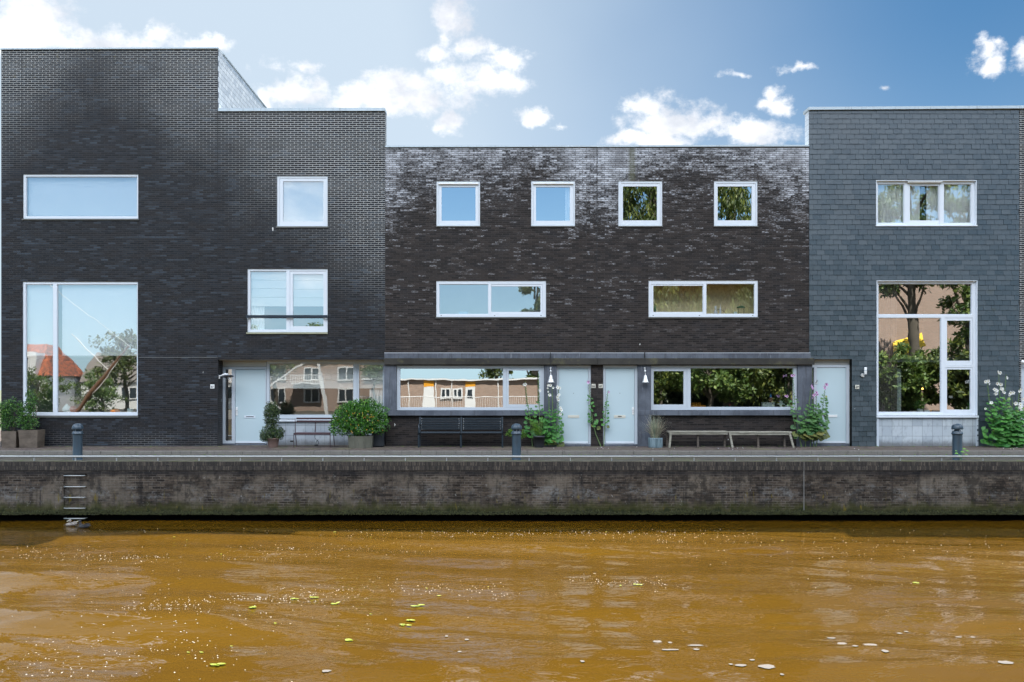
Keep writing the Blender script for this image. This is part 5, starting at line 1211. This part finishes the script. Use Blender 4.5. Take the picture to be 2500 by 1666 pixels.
# seedling at the right bollard
y = -4.0; t = thing('seedling', (X(2345, y), y, 0), 'bright green broad-leaved seedling at the foot of the right bollard', 'weed')
m = MB(); ml = MB(); r_ = random.Random(3); b0 = Vector((X(2345,y), y, 0))
for (px, py, s) in ((2336,1107,.075),(2350,1096,.07),(2358,1101,.07),(2346,1103,.08),(2356,1110,.065),(2334,1101,.05),(2343,1112,.06)):
    e = Vector((X(px,y), y-.03, Z(py,y))); m.tube([b0, b0.lerp(e,.6)+Vector((0,0,.02)), e], .0035, 5); d = Vector((1 if px > 2345 else -1, -.3, .1)); leaf(ml, e-d.normalized()*s*.4, d, Vector((.1,-.5,.9)), s*1.5, s*1.0, .1, .2)
m.build('stem', M_STEM, t); ml.build('leaf', mat('bright_leaf', f_leaf((.12,.32,.04), (.20,.42,.06), (.2,.4,.06), .45)), t)
# weeds in the cracks, petals on the pavement
m = MB(); r_ = random.Random(44)
def tuft(x, y, z, s):
    for k in range(r_.randint(4, 9)): leaf(m, Vector((x+r_.gauss(0,s*.5), y+r_.gauss(0,s*.3), z)), (rv(r_)*.7+Vector((0,0,.8))), rv(r_), s*r_.uniform(.6,1.3), s*.3)
for i in range(520): tuft(r_.uniform(-16.5,16.5), RY+r_.uniform(-.07,.12), 0.0, r_.uniform(.008,.028))
for i in range(150): tuft(r_.uniform(-15,16), -.03-abs(r_.gauss(0,.03)) if r_.random() < .6 else KY-.01-abs(r_.gauss(0,.03)), SW if True else 0, r_.uniform(.01,.035)) if False else None
for i in range(170): tuft(r_.choice((r_.uniform(-3,1.5), r_.uniform(4.8,9.3), r_.uniform(9.5,16), r_.uniform(-15,9))), -.07-abs(r_.gauss(0,.05)), SW, r_.uniform(.012,.035))
for i in range(160): tuft(r_.uniform(-16,16), KY-.02-abs(r_.gauss(0,.02)), 0, r_.uniform(.01,.03))
m.build('crack_weeds', M_FEATH, None, kind='stuff', label='tiny weeds and moss in the cracks of pavement and quay', cat='weeds')
m = MB()
for i in range(46):
    x = r_.uniform(X(2395), X(2500)) if i < 26 else r_.uniform(X(1330), X(2060)); yy = r_.uniform(-1.5,-.3); s = r_.uniform(.012,.03)
    m.add([(x-s,yy,SW+.004),(x,yy-s*.6,SW+.012),(x+s,yy,SW+.008),(x,yy+s*.6,SW+.016)], [(0,1,2,3)])
m.build('fallen_petals', M_WHITEP, None, kind='stuff', label='fallen white hollyhock petals scattered on the pavement', cat='petals')

# ================= THINGS ON THE WINDOW SILLS
M_TURQ = paint('pale_celadon', (.62,.72,.68), .4, .03); M_ORG = paint('orange_letter', (.65,.27,.02), .5, .05)
def sill_z(py, y=.2): return Z(py, y)
ys = .2; zc = Z(995.2, ys)
slab_ = MB(); slab_.box(X(1592), X(1944), .115, .30, zc-.03, zc); slab_.build('inner_sill', M_ALU, C2)
t = thing('letter_sign', (X(1700,ys), ys, zc), 'orange cut-out letters reading HELLO on the sill behind the right window', 'letters')
text_mesh('HELLO', .105, (X(1698,ys), ys, zc+.075), t, M_ORG, 'letters', .012)
MB().box(X(1683,ys), X(1723,ys), ys-.012, ys+.02, zc, zc+.068, bev=.004).build('base', M_ORG, t)
t = thing('storage_box', (X(1876,ys), ys, zc), 'white lidded box on the sill under the blue-hatted gnome', 'box')
x0, x1 = X(1861.5,ys), X(1890,ys); MB().box(x0, x1, ys-.05, ys+.09, zc+.001, Z(984.5,ys), bev=.004).build('body', M_TURQ, t); MB().box(x0-.004, x1+.004, ys-.054, ys+.094, Z(984.4,ys), Z(983,ys), bev=.002).build('lid', M_TURQ, t)
m = MB(); m.box(x0+.07, x0+.10, ys-.054, ys-.0505, Z(986.5,ys), Z(985.6,ys)); m.box(x1-.07, x1-.04, ys-.054, ys-.0505, Z(986.5,ys), Z(985.6,ys)); m.build('clasp', M_DARK, t)
t = thing('gnome_figure', (X(1882,ys), ys+.02, Z(983,ys)), 'brown and cream gnome figure in a pointed blue hat standing on the white box', 'figurine')
gx_, gy_, gz = X(1882.5,ys), ys+.01, Z(983,ys)+.001
MB().lathe([(.055,0),(.062,.03),(.060,.09),(.045,.14),(.02,.17),(.001,.18)], gx_, gy_, 18, z0=gz).build('body', mat('gnome_body', lambda t, b: t.put(b.inputs['Base Color'], t.mix(t.ramp(t.noise(pos(t), 34, 2), .48, .54), (.22,.05,.02), (.62,.48,.32)))), t)
MB().lathe([(.033,0),(.034,.03),(.018,.085),(.001,.125)], gx_-.006, gy_, 14, z0=gz+.155).build('hat', paint('bright_blue', (.02,.22,.55), .5, .05), t)
t = thing('figurine', (X(1907,ys), ys, zc), 'flat white cut-out figure with outstretched arms beside the white box', 'figurine')
P = [(-.028,0),(-.034,.085),(-.115,.09),(-.118,.112),(-.04,.135),(-.028,.150),(-.05,.160),(-.045,.185),(-.02,.205),(.02,.205),(.045,.185),(.05,.160),(.028,.150),(.04,.135),(.118,.112),(.115,.09),(.034,.085),(.040,0)]
m = MB(); cx = X(1906.5,ys); n = len(P); vs = [(cx+a, ys-.008, zc+b) for a, b in P]+[(cx+a, ys+.012, zc+b) for a, b in P]
m.add(vs, [tuple(range(n)), tuple(range(n, 2*n))[::-1]]+[(k, k+n, (k+1) % n+n, (k+1) % n) for k in range(n)]); m.build('figure', M_TURQ, t)
MB().box(X(1917.5,ys), X(1937,ys), ys-.03, ys+.05, zc+.001, Z(989,ys), bev=.004).build('small_box', M_TURQ, None, 'small white box at the right end of the dark window sill', 'box', origin=(X(1927,ys), ys, zc))
t = thing('toy_figure', (X(1783,ys), ys, zc), 'tiny green toy figure with a red cap on the dark window sill', 'toy')
MB().lathe([(.030,0),(.022,.04),(.014,.055)], X(1783,ys), ys, 10, z0=zc).build('body', paint('toy_green', (.05,.28,.22), .5, .1), t); MB().lathe([(.016,0),(.018,.02),(.001,.045)], X(1782,ys), ys, 10, z0=zc+.056).build('cap', paint('toy_red', (.6,.04,.05), .5, .1), t)
t = thing('toy_boat', (X(1769,ys), ys, zc), 'flat pale toy boat beside the tiny figure with a red cap', 'toy')
m = MB(); m.add([(X(1758,ys),ys,zc+.05),(X(1762,ys),ys-.03,zc+.035),(X(1780,ys),ys-.02,zc+.012),(X(1780,ys),ys+.02,zc+.012),(X(1762,ys),ys+.03,zc+.035),(X(1770,ys),ys,zc+.001)], [(0,1,5),(1,2,5),(2,3,5),(3,4,5),(4,0,5),(0,4,3,2,1)]); m.build('hull', M_TURQ, t)
MB().lathe([(.022,0),(.02,.015),(.001,.025)], X(1775,ys), ys, 10, z0=zc+.022).build('dome', paint('toy_teal', (.1,.5,.45), .5, .1), t)
t = thing('bird_figure', (X(1598.5,ys), ys, Z(762,ys)), 'green-black penguin-like bird figure at the left end of the wide upper window', 'figurine')
zz = Z(762.5,ys); MB().lathe([(.02,0),(.034,.03),(.036,.10),(.026,.17),(.014,.20)], X(1599,ys), ys, 12, z0=zz).build('body', paint('sea_green', (.12,.25,.16), .5, .3), t)
m = MB(); m.lathe([(.002,-.02),(.022,-.005),(.02,.015),(.002,.026)], X(1599,ys), ys, 10, z0=zz+.215); m.add([(X(1600.5,ys),ys-.008,zz+.218),(X(1600.5,ys),ys+.008,zz+.218),(X(1604,ys),ys,zz+.212),(X(1600.5,ys),ys,zz+.205)], [(0,1,2),(0,2,3),(1,3,2)]); m.build('head', M_NAVY, t)
t = thing('bottle_pair', (X(1748,ys), ys, Z(767,ys)), 'pale bulbous carafe in the right half of the wide upper window', 'carafe')
zz = Z(767,ys); MB().lathe([(.05,0),(.062,.05),(.03,.12),(.026,.15),(.040,.185),(.034,.235),(.006,.25)], X(1747,ys), ys, 14, z0=zz).build('body', M_CERA, t)
t = thing('horn_ornament', (X(1760,ys), ys, Z(767,ys)), 'white ribbed horn-shaped ornament beside the pale carafe', 'ornament')
m = MB(); m.lathe([(.03,0),(.034,.06),(.026,.10),(.032,.14),(.022,.18),(.010,.20),(.005,.30)], X(1758.5,ys), ys, 12, z0=zz); m.build('spire', M_CERA, t)
m = MB(); m.tube([(X(1749,ys), ys, zz+.10), (X(1754,ys), ys, zz+.145), (X(1761,ys), ys, zz+.13), (X(1768,ys), ys, zz+.07), (X(1772,ys), ys, zz)], .006, 6); m.build('hoop', M_NAVY, t)
t = thing('desk_lamp', (X(1808,ys), ys, Z(767,ys)), 'dark green low lamp in the right corner of the wide upper window', 'lamp')
MB().lathe([(.13,0),(.12,.03),(.05,.06),(.01,.065)], X(1809,ys+.15), ys+.15, 18, z0=Z(751,ys)).build('shade', paint('bottle_green', (.02,.10,.06), .4, .1), t); m = MB()
for a in (-.09, .09): m.tube([(X(1809,ys+.15)+a, ys+.15, Z(767,ys)), (X(1809,ys+.15)+a, ys+.15, Z(751,ys))], .008, 6)
m.build('leg', M_NAVY, t)
MB().box(X(1791,ys), X(1799,ys), ys-.03, ys+.03, Z(767,ys), Z(761.5,ys), bev=.005).build('small_tin', M_TURQ, None, 'small pale square tin between hoop ornament and green lamp', 'tin', origin=(X(1795,ys), ys, Z(767,ys)))
MB().box(X(1118), X(1141), .7, .75, Z(767.5,.7), Z(761,.7)).build('blue_board', paint('ribbed_blue', (.28,.45,.60), .5, .05), None, 'low blue ribbed board behind the left light of the wide pale window', 'board', origin=(X(1130), .7, Z(767)))
# items of the big square window and the slate house
zc = Z(1008, ys); MB().box(X(57), X(335), .115, .36, zc-.03, zc).build('inner_sill', M_ALU, A)
def vase(px, prof, m_, label, name='vase', cat='vase', zz=None, yy=None):
    yy = ys if yy is None else yy; zz = zc if zz is None else zz
    return MB().lathe(prof, X(px,yy), yy, 18, z0=zz+.001).build(name, m_, None, label, cat, origin=(X(px,yy), yy, zz))
vase(163, [(.06,0),(.125,.06),(.13,.12),(.08,.20),(.03,.24),(.035,.27)], paint('pale_blue_glaze', (.50,.66,.66), .3, .05), 'round pale blue vase at the left of the large square pane')
vase(179, [(.06,0),(.10,.06),(.11,.12),(.07,.18),(.08,.20)], paint('red_glaze', (.28,.02,.015), .3, .1), 'squat dark red pot right of the pale blue vase', 'pot', 'pot')
vase(281, [(.12,0),(.15,.03),(.14,.08),(.06,.11),(.01,.12)], paint('pumpkin_orange', (.55,.16,.01), .5, .2), 'orange pumpkin-like bowl in the right part of the big square window', 'bowl', 'bowl')
vase(319, [(.08,0),(.10,.05),(.09,.11),(.10,.13)], M_TURQ, 'pale green pot in the right corner of the big square window', 'pot', 'pot')
MB().box(X(167,ys), X(174.5,ys), ys-.12, ys-.06, zc+.001, zc+.055, bev=.004).build('small_box', M_CERA, None, 'small white box in front of the pale blue vase', 'box', origin=(X(170,ys), ys-.09, zc))
zs_ = Z(1006.5, ys); MB().box(X(2144), X(2383), .13, .34, zs_-.03, zs_).build('inner_sill', M_ALU, DH)
def sbox(p0, p1, pt, m_, label, name='storage_box', cat='box'): MB().box(X(p0,ys), X(p1,ys), ys-.03, ys+.05, zs_+.001, Z(pt,ys), bev=.004).build(name, m_, None, label, cat, origin=(X((p0+p1)/2,ys), ys, zs_))
sbox(2240, 2252, 998.8, M_TURQ, 'pale square plant box at the centre of the tall slate house window')
sbox(2257, 2268.5, 1001, M_TURQ, 'lower pale box right of the square one in the tall window')
sbox(2222, 2236, 1003.5, M_PLATE, 'flat cream tray left of the pale square box in the tall window', 'tray', 'tray')
vase(2272, [(.03,0),(.04,.03),(.035,.07),(.04,.08)], M_ORG, 'small orange pot at the right end of the tall window boxes', 'pot', 'pot', zs_)
m = MB(); shrub(m, [((X(2246,ys+.05), ys+.05, Z(990,ys)), (.16,.1,.12))], 260, .07, .03, .5, 55, .1); m.build('sill_plant', M_BUSH, None, 'small green house plant behind the pale square plant box', 'plant', origin=(X(2246,ys), ys+.05, zs_))
MB().box(X(2187,.5), X(2200,.5), .5, .56, Z(1006,.5), Z(900,.5)).build('white_post', M_TURQ, None, 'pale upright board inside the tall window next to the grey curtain', 'board', origin=(X(2193,.5), .5, zs_))
py = 1.4; px0 = X(2252, py); t = thing('pendant_lamp', (px0, py, Z(950, py)), 'lit pendant lamp glowing orange deep inside the tall slate house window', 'pendant lamp')
MB().tube([(px0, py, Z(885, py)), (px0, py, Z(935, py))], .005, 6).build('cord', M_DARK, t)
MB().lathe([(.10,0),(.10,.03),(.07,.10),(.02,.15)], px0, py, 20, z0=Z(944, py)).build('lamp_shade', paint('smoky_glass', (.16,.16,.15), .2, .1), t)
MB().lathe([(.002,-.032),(.028,-.018),(.032,0),(.02,.025),(.008,.035)], px0, py, 14, z0=Z(949.5, py)).build('bulb', mat('lit_bulb', f_emit((1.0,.48,.10), 4.5)), t)
MB().box(X(2316.5,.19), X(2326,.19), .185, .195, Z(972.5,.19), Z(966.5,.19)).build('small_card', M_CERA, None, 'small white card in the lower right light of the tall window', 'card', origin=(X(2321), .19, Z(972)))
# ================= OPPOSITE BANK (seen mirrored in the windows)
def f_buff(c1, c2):
    def f(t, b):
        p, s, v = brickcoord(t); rnd, mo = brick(t, v, .22, .0625, .01, .2)
        c = t.mix(rnd, c1, c2); c = t.mix(mo, c, (.36,.33,.29)); c = t.mix(t.m('MULTIPLY', t.noise(p, .9, 5, .6), .3), c, tuple(x*.6 for x in c1)); t.put(b.inputs['Base Color'], c); b.inputs['Roughness'].default_value = .85
    return f
M_BUFF = mat('buff_brick', f_buff((.30,.185,.125), (.40,.26,.18))); M_PINKB = mat('pink_brick', f_buff((.36,.24,.18), (.46,.31,.24)))
M_TILE = mat('orange_rooftile', lambda t, b: (t.put(b.inputs['Base Color'], t.mix(t.ramp(t.noise(t.sc(pos(t), 3, 1, 2), 2, 5, .7), .4, .6), (.10,.045,.03), (.42,.12,.05))), t.put(b.inputs['Roughness'], .8)))
M_WHT = paint('white_render', (.72,.72,.70), .6, .05); M_ORP = paint('orange_panel', (.75,.33,.02), .5, .05); M_YEL = paint('yellow_canvas', (.80,.52,.03), .7, .05)
M_DGL = paint('dark_pane', (.03,.04,.05), .08, .1); M_GROOF = paint('grey_roof', (.17,.15,.13), .8, .2)
M_TREE = mat('tree_leaf', f_leaf((.030,.055,.010), (.085,.125,.018), (.16,.19,.03), .55, .2)); M_BARK = paint('bark', (.10,.085,.065), .9, .35, scale=5)
M_TREE2 = mat('fresh_tree_leaf', f_leaf((.05,.10,.02), (.11,.18,.03), (.18,.24,.05), .55, .2))
def tree(label, x, y, h, cr, cz0, n, seed, size=.32, droop=.0, m_=None, clump=46, name='tree'):
    """cr: crown radii; cz0: height of crown base"""
    r = random.Random(seed); t = thing(name, (x, y, 0), label, 'tree', 'trees on the opposite bank'); m = MB()
    cz = (h+cz0)/2; rz = (h-cz0)/2; tr = .018*h+.05
    top = (x+r.uniform(-.5,.5), y, h*.86); m.tube([(x, y, 0), (x+.1, y, h*.2), (x-.15, y, h*.45), top], [tr*1.25, tr, tr*.75, .05], 10)
    cl = []
    for i in range(clump):
        v = rv(r); k = r.random()**.4; c = Vector((x+v.x*cr*k, y+v.y*cr*k*.9, cz+v.z*rz*k)); cl.append((c, r.uniform(.16,.30)*cr))
        if i % 3 == 0:
            b = Vector((x, y, max(cz0*.7, c.z-rz*r.uniform(.3,.6)))); m.tube([b, b.lerp(c, .5)+Vector((0,0,.3)), c], [tr*.35, tr*.22, .03], 6)
    m.build('trunk', M_BARK, t); lm = MB(); per = n//clump
    for c, rad in cl:
        for i in range(per):
            v = rv(r)*r.random()**.5; p = c+Vector((v.x*rad, v.y*rad, v.z*rad*(.75+droop*.6)-droop*abs(v.x+v.y)*rad*.5))
            d = (rv(r)+Vector((0,0,-droop*2))).normalized(); nn_ = (rv(r)+Vector((0,.4,.5))).normalized(); L_ = size*r.uniform(.6,1.3); W_ = L_*(.5-.25*min(1,droop)); s = d.cross(nn_).normalized()
            lm.add([p, p+d*L_*.5-s*W_/2, p+d*L_, p+d*L_*.5+s*W_/2], [(0,1,2,3)])
    lm.build('crown', m_ or M_TREE, t); return t
tree('broad drooping evergreen mirrored in the third small square window', 12.5, -39, 21, 4.6, 1.6, 34000, 1, .47, .9, None, 110)
tree('dense drooping evergreen filling the right upper windows by reflection', 18.6, -40.5, 20, 4.8, 1.2, 34000, 2, .47, .9, None, 110)
tree('leaning drooping evergreen mirrored at the right end of the dark ground window', 24.6, -42, 17, 4.2, 1.0, 26000, 3, .45, .8, None, 90)
tree('low bushy tree under the evergreens on the far bank', 15.5, -34.5, 6.5, 2.9, .3, 6500, 4, .34, .2, M_TREE2)
tree('low leafy tree mirrored behind the sill figures', 21.4, -35, 6.0, 3.0, .2, 6500, 5, .34, .2)
tree('dark shrubby tree between the two low bushy ones', 11.2, -35.5, 5.2, 2.4, .2, 5500, 31, .34, .1)
m = MB(); rr2 = random.Random(77)
for i in range(26000):
    x = rr2.uniform(6.5, 31); top = 9+3*math.sin(x*.9)+2*math.sin(x*2.1+1); z = rr2.uniform(0, 1)**.8*top; y = -50+rr2.gauss(0, 1.2)
    p = Vector((x, y, z)); d = (rv(rr2)+Vector((0,0,-.6))).normalized(); s_ = d.cross(Vector((rr2.uniform(-.4,.4),1,.4))).normalized(); L_ = rr2.uniform(.4,.9)
    m.add([p, p+d*L_*.5-s_*L_*.25, p+d*L_, p+d*L_*.5+s_*L_*.25], [(0,1,2,3)])
m.build('far_wood', mat('far_wood_leaf', f_leaf((.012,.024,.006), (.035,.055,.010), (.07,.09,.02), .6, .1)), None, kind='stuff', label='dark far-off wood behind the trees of the opposite bank', cat='wood')
tree('slim tree mirrored in the right light of the wide pale window', 3.4, -41, 11.6, 1.5, 2.0, 9000, 6, .30, .2, None, 70)
tree('dark tree behind the flat-roofed gallery building', .6, -48, 6.3, 1.7, 1.5, 2600, 7, .28, .1)
tree('plane tree with forked trunk before the tall pink brick house', 32.0, -38.5, 19.5, 3.6, 8.2, 6500, 8, .40, .1, M_TREE2, 50)
tree('young tree mirrored at the right side of the tall slate house window', 36.0, -38, 18.5, 3.2, 4.5, 8200, 9, .38, .1, M_TREE2, 44)
tree('garden tree mirrored low in the tall slate house window', 29.9, -36.5, 5.0, 2.6, .2, 8000, 10, .34, 0, M_TREE2)
tree('bushy garden tree right of the forked plane tree', 34.2, -36, 5.6, 2.7, .2, 8500, 12, .36, 0, M_TREE)
tree('tall loose tree mirrored between the net curtains', 31.2, -44, 19.6, 3.2, 12.0, 5600, 13, .30, .2, M_TREE2, 30)
tree('round tree mirrored in the right of the big square window', -30.0, -44, 6.6, 2.9, 2.2, 3600, 14, .28, .1)
tree('shrubby tree before the white houses on the far bank', -33.8, -37.5, 3.6, 1.9, .2, 2600, 15, .2, 0, M_TREE2)
tree('low shrubby tree behind the leaning spar', -28.6, -36.5, 3.2, 2.2, .1, 3000, 16, .2, 0, M_TREE2)
tree('tree mirrored above the balcony houses', -13, -46, 7.6, 3.4, 3.4, 3600, 17, .28, .1, M_TREE2)
tree('leafy street tree mirrored beside the white lifting bridge', -16.5, -38, 6.2, 1.6, 2.8, 2200, 18, .24, .1, M_TREE2)
tree('tree mirrored in the lower half of the two-light window', -21.5, -46, 8.8, 2.2, 3.4, 3000, 19, .28, .1, M_TREE2)
tree('small tree mirrored at the top left of the gallery building', -8.2, -33, 3.9, 1.2, 2.4, 1600, 20, .18, .1, M_TREE2)
def fwin(h, x0, x1, z0, z1, y, fm=None):
    f = MB(); f.holed(x0, x1, z0, z1, [(x0+.1, (x0+x1)/2-.05, z0+.1, z1-.1), ((x0+x1)/2+.05, x1-.1, z0+.1, z1-.1)], y, y+.08); w_ = f.build('window', fm or M_WHT, h)
    MB().box(x0+.05, x1-.05, y+.02, y+.04, z0+.05, z1-.05).build('pane', M_DGL, w_)
# low gallery building (its face looks +Y)
g = thing('gallery_house', (-4, -37, 0), 'flat-roofed buff brick gallery building with orange panels over white doors', 'house')
MB().box(-9.5, 3.4, -42, -36.0, 0, 2.46).build('wall', M_BUFF, g); MB().box(-9.6, 3.5, -42.1, -35.8, 2.463, 2.58).build('roof', M_WHT, g)
for x0, x1 in ((-4.98,-4.18), (-1.95,-1.15)):
    MB().box(x0, x1, -35.99, -35.95, 1.98, 2.40).build('orange_panel', M_ORP, g); d_ = MB().box(x0, x1, -35.99, -35.93, 0.02, 1.97).build('door', M_WHT, g)
    if x0 > -3: MB().box(x0+.18, x1-.22, -35.929, -35.92, 1.1, 1.75).build('door_pane', M_DGL, d_)
for x0, x1 in ((-3.75,-2.95), (-2.80,-2.15)): fwin(g, x0, x1, 1.1, 1.9, -35.99)
for x in (-6.0, -4.05, -2.87, .5): MB().box(x-.03, x+.03, -35.99, -35.92, .1, 2.44).build('downpipe', M_WHT, g)
rl = thing('balcony_rail', (-3, -34.6, 0), 'thin white barred railing before the gallery building', 'railing'); m = MB(); m.tube([(-9.5,-34.6,1.25),(3.4,-34.6,1.25)], .03, 6)
x = -9.4
while x < 3.4: m.box(x-.008, x+.008, -34.61, -34.59, .02, 1.24); x += .14
m.build('bars', M_WHT, rl)
# house with orange roof and white neighbours
h = thing('gabled_house', (-37, -45, 0), 'orange-tiled house with white dormer mirrored in the big square window', 'house')
MB().box(-46, -37.1, -52, -45.2, 0, 2.9).build('wall', M_WHT, h)
m = MB(); m.add([(-46.2,-45,2.9),(-36.9,-45,2.9),(-38.4,-47.5,5.7),(-46.2,-47.5,5.7),(-46.2,-52,2.9),(-36.9,-52,2.9),(-38.4,-49.5,5.7),(-46.2,-49.5,5.7)], [(0,1,2,3),(1,5,6,2),(5,4,7,6),(3,2,6,7),(0,3,7,4)]); m.build('roof', M_TILE, h)
d_ = MB().box(-43, -38.0, -46.6, -44.9, 2.95, 4.9).build('dormer', M_WHT, h); fwin(h, -40.3, -38.4, 3.1, 4.6, -44.9); fwin(h, -39.4, -37.8, .9, 2.4, -45.19); fwin(h, -42.5, -40.7, .9, 2.4, -45.19)
h = thing('long_roofed_house', (-28, -50, 0), 'white houses under one long low grey roof', 'house')
MB().box(-36.6, -14.5, -56, -50, 0, 2.5).build('wall', M_WHT, h); m = MB(); m.add([(-36.7,-49.8,2.5),(-14.3,-49.8,2.3),(-14.3,-53,3.9),(-36.7,-53,5.2),(-36.7,-56,2.5),(-14.3,-56,2.3)], [(0,1,2,3),(3,2,5,4),(0,3,4),(1,5,2)]); m.build('roof', M_GROOF, h)
for x in (-33, -30.2, -27.2, -24, -20.5): fwin(h, x, x+1.5, .9, 2.1, -49.98)
h = thing('balcony_house', (-12, -44, 0), 'pinkish brick flats with a white balcony mirrored in the recessed window', 'house')
MB().box(-18.6, -9.8, -50, -42, 0, 4.1).build('wall', M_PINKB, h); MB().box(-18.8, -9.6, -50.2, -41.8, 4.103, 4.3).build('roof', M_WHT, h)
for x in (-17.9, -15.2, -12.4): fwin(h, x, x+1.3, 2.5, 3.6, -41.98); fwin(h, x, x+1.3, .7, 1.9, -41.98)
m = MB(); m.box(-16, -13.6, -41.95, -41, 2.2, 2.3)
for k in range(16): m.box(-16+k*.16, -15.97+k*.16, -41.03, -41, 2.3, 2.9)
m.box(-16, -13.6, -41.04, -41, 2.9, 2.96); m.build('balcony', M_WHT, h)
b = thing('lifting_bridge', (-14, -31, 0), 'white steel lifting bridge portal on the far bank', 'bridge')
m = MB(); m.beam((-17.2,-31,0), (-15.6,-31,4.2), .18, .2); m.beam((-11.2,-31,0), (-11.9,-31,4.4), .18, .2); m.build('posts', M_WHT, b)
m = MB(); m.beam((-18.2,-31,3.7), (-10.2,-31.2,4.5), .3, .38); m.beam((-16.8,-31,.8), (-12.4,-31,3.9), .09, .09); m.beam((-17.4,-31,2.8), (-14.2,-31,.4), .09, .09); m.build('balance_beam', M_WHT, b)
h = thing('tall_brick_house', (36, -47, 0), 'tall windowless pink brick gable mirrored in the slate house window', 'house')
MB().box(31.6, 47, -56, -46, 0, 12.5).build('wall', M_PINKB, h); MB().box(31.9, 32.05, -45.99, -45.85, 0, 11.5).build('downpipe', M_WHT, h)
m = MB(); m.add([(33.9,-45.9,5.7),(36.3,-45.9,6.6),(36.0,-44.6,5.4),(33.4,-44.6,4.5),(33.9,-45.9,5.64),(36.3,-45.9,6.54),(36.0,-44.6,5.34),(33.4,-44.6,4.44)], [(0,1,2,3),(7,6,5,4),(0,4,5,1),(1,5,6,2),(2,6,7,3),(3,7,4,0)]); m.build('awning', M_YEL, h)
h = thing('slanted_shed', (28.5, -47, 0), 'grey shed with white edged roof left of the tall gable', 'shed'); MB().box(24.5, 31.4, -54, -46.5, 0, 7.6).build('wall', paint('grey_boards', (.25,.24,.23), .8, .2), h); MB().box(24.3, 31.5, -54.2, -46.3, 7.603, 7.9).build('roof', M_WHT, h)
# sailing boat with a raised bowsprit at the far bank
b = thing('sailing_boat', (-24.5, -22.6, WATER), 'old sailing boat with a raised brown bowsprit mirrored in the big square window', 'boat')
m = MB(); S = [(-30,.5,.9),(-28.5,1.5,.85),(-26,1.9,.8),(-24.2,1.3,1.0),(-23.2,.1,1.35)]; vs = []
for x, w_, z in S: vs += [(x, -22.6-w_/2, WATER+z), (x, -22.6+w_/2, WATER+z), (x, -22.6+w_*.3, WATER-.2), (x, -22.6-w_*.3, WATER-.2)]
fs = []
for i in range(4): fs += [(4*i+a, 4*i+(a+1) % 4, 4*i+4+(a+1) % 4, 4*i+4+a) for a in range(4)]
m.add(vs, fs+[(0,3,2,1),(16,17,18,19)]); m.build('hull', M_NAVY, b)
m = MB(); m.tube([(-23.9,-22.6,.2), (-22.6,-22.6,2.0), (-20.7,-22.6,4.3)], [.13,.12,.07], 10); m.build('bowsprit', paint('varnished_spar', (.16,.085,.045), .4, .2), b)
m = MB(); m.tube([(-24.2,-22.6,.1), (-22.2,-22.55,2.2), (-20.7,-22.6,4.3)], .03, 5); m.tube([(-20.7,-22.6,4.3), (-27.5,-22.6,9.5)], .015, 4); m.tube([(-21.9,-22.6,2.9), (-24.0,-22.6,5.0)], .03, 4); m.build('rigging', M_WHT, b)
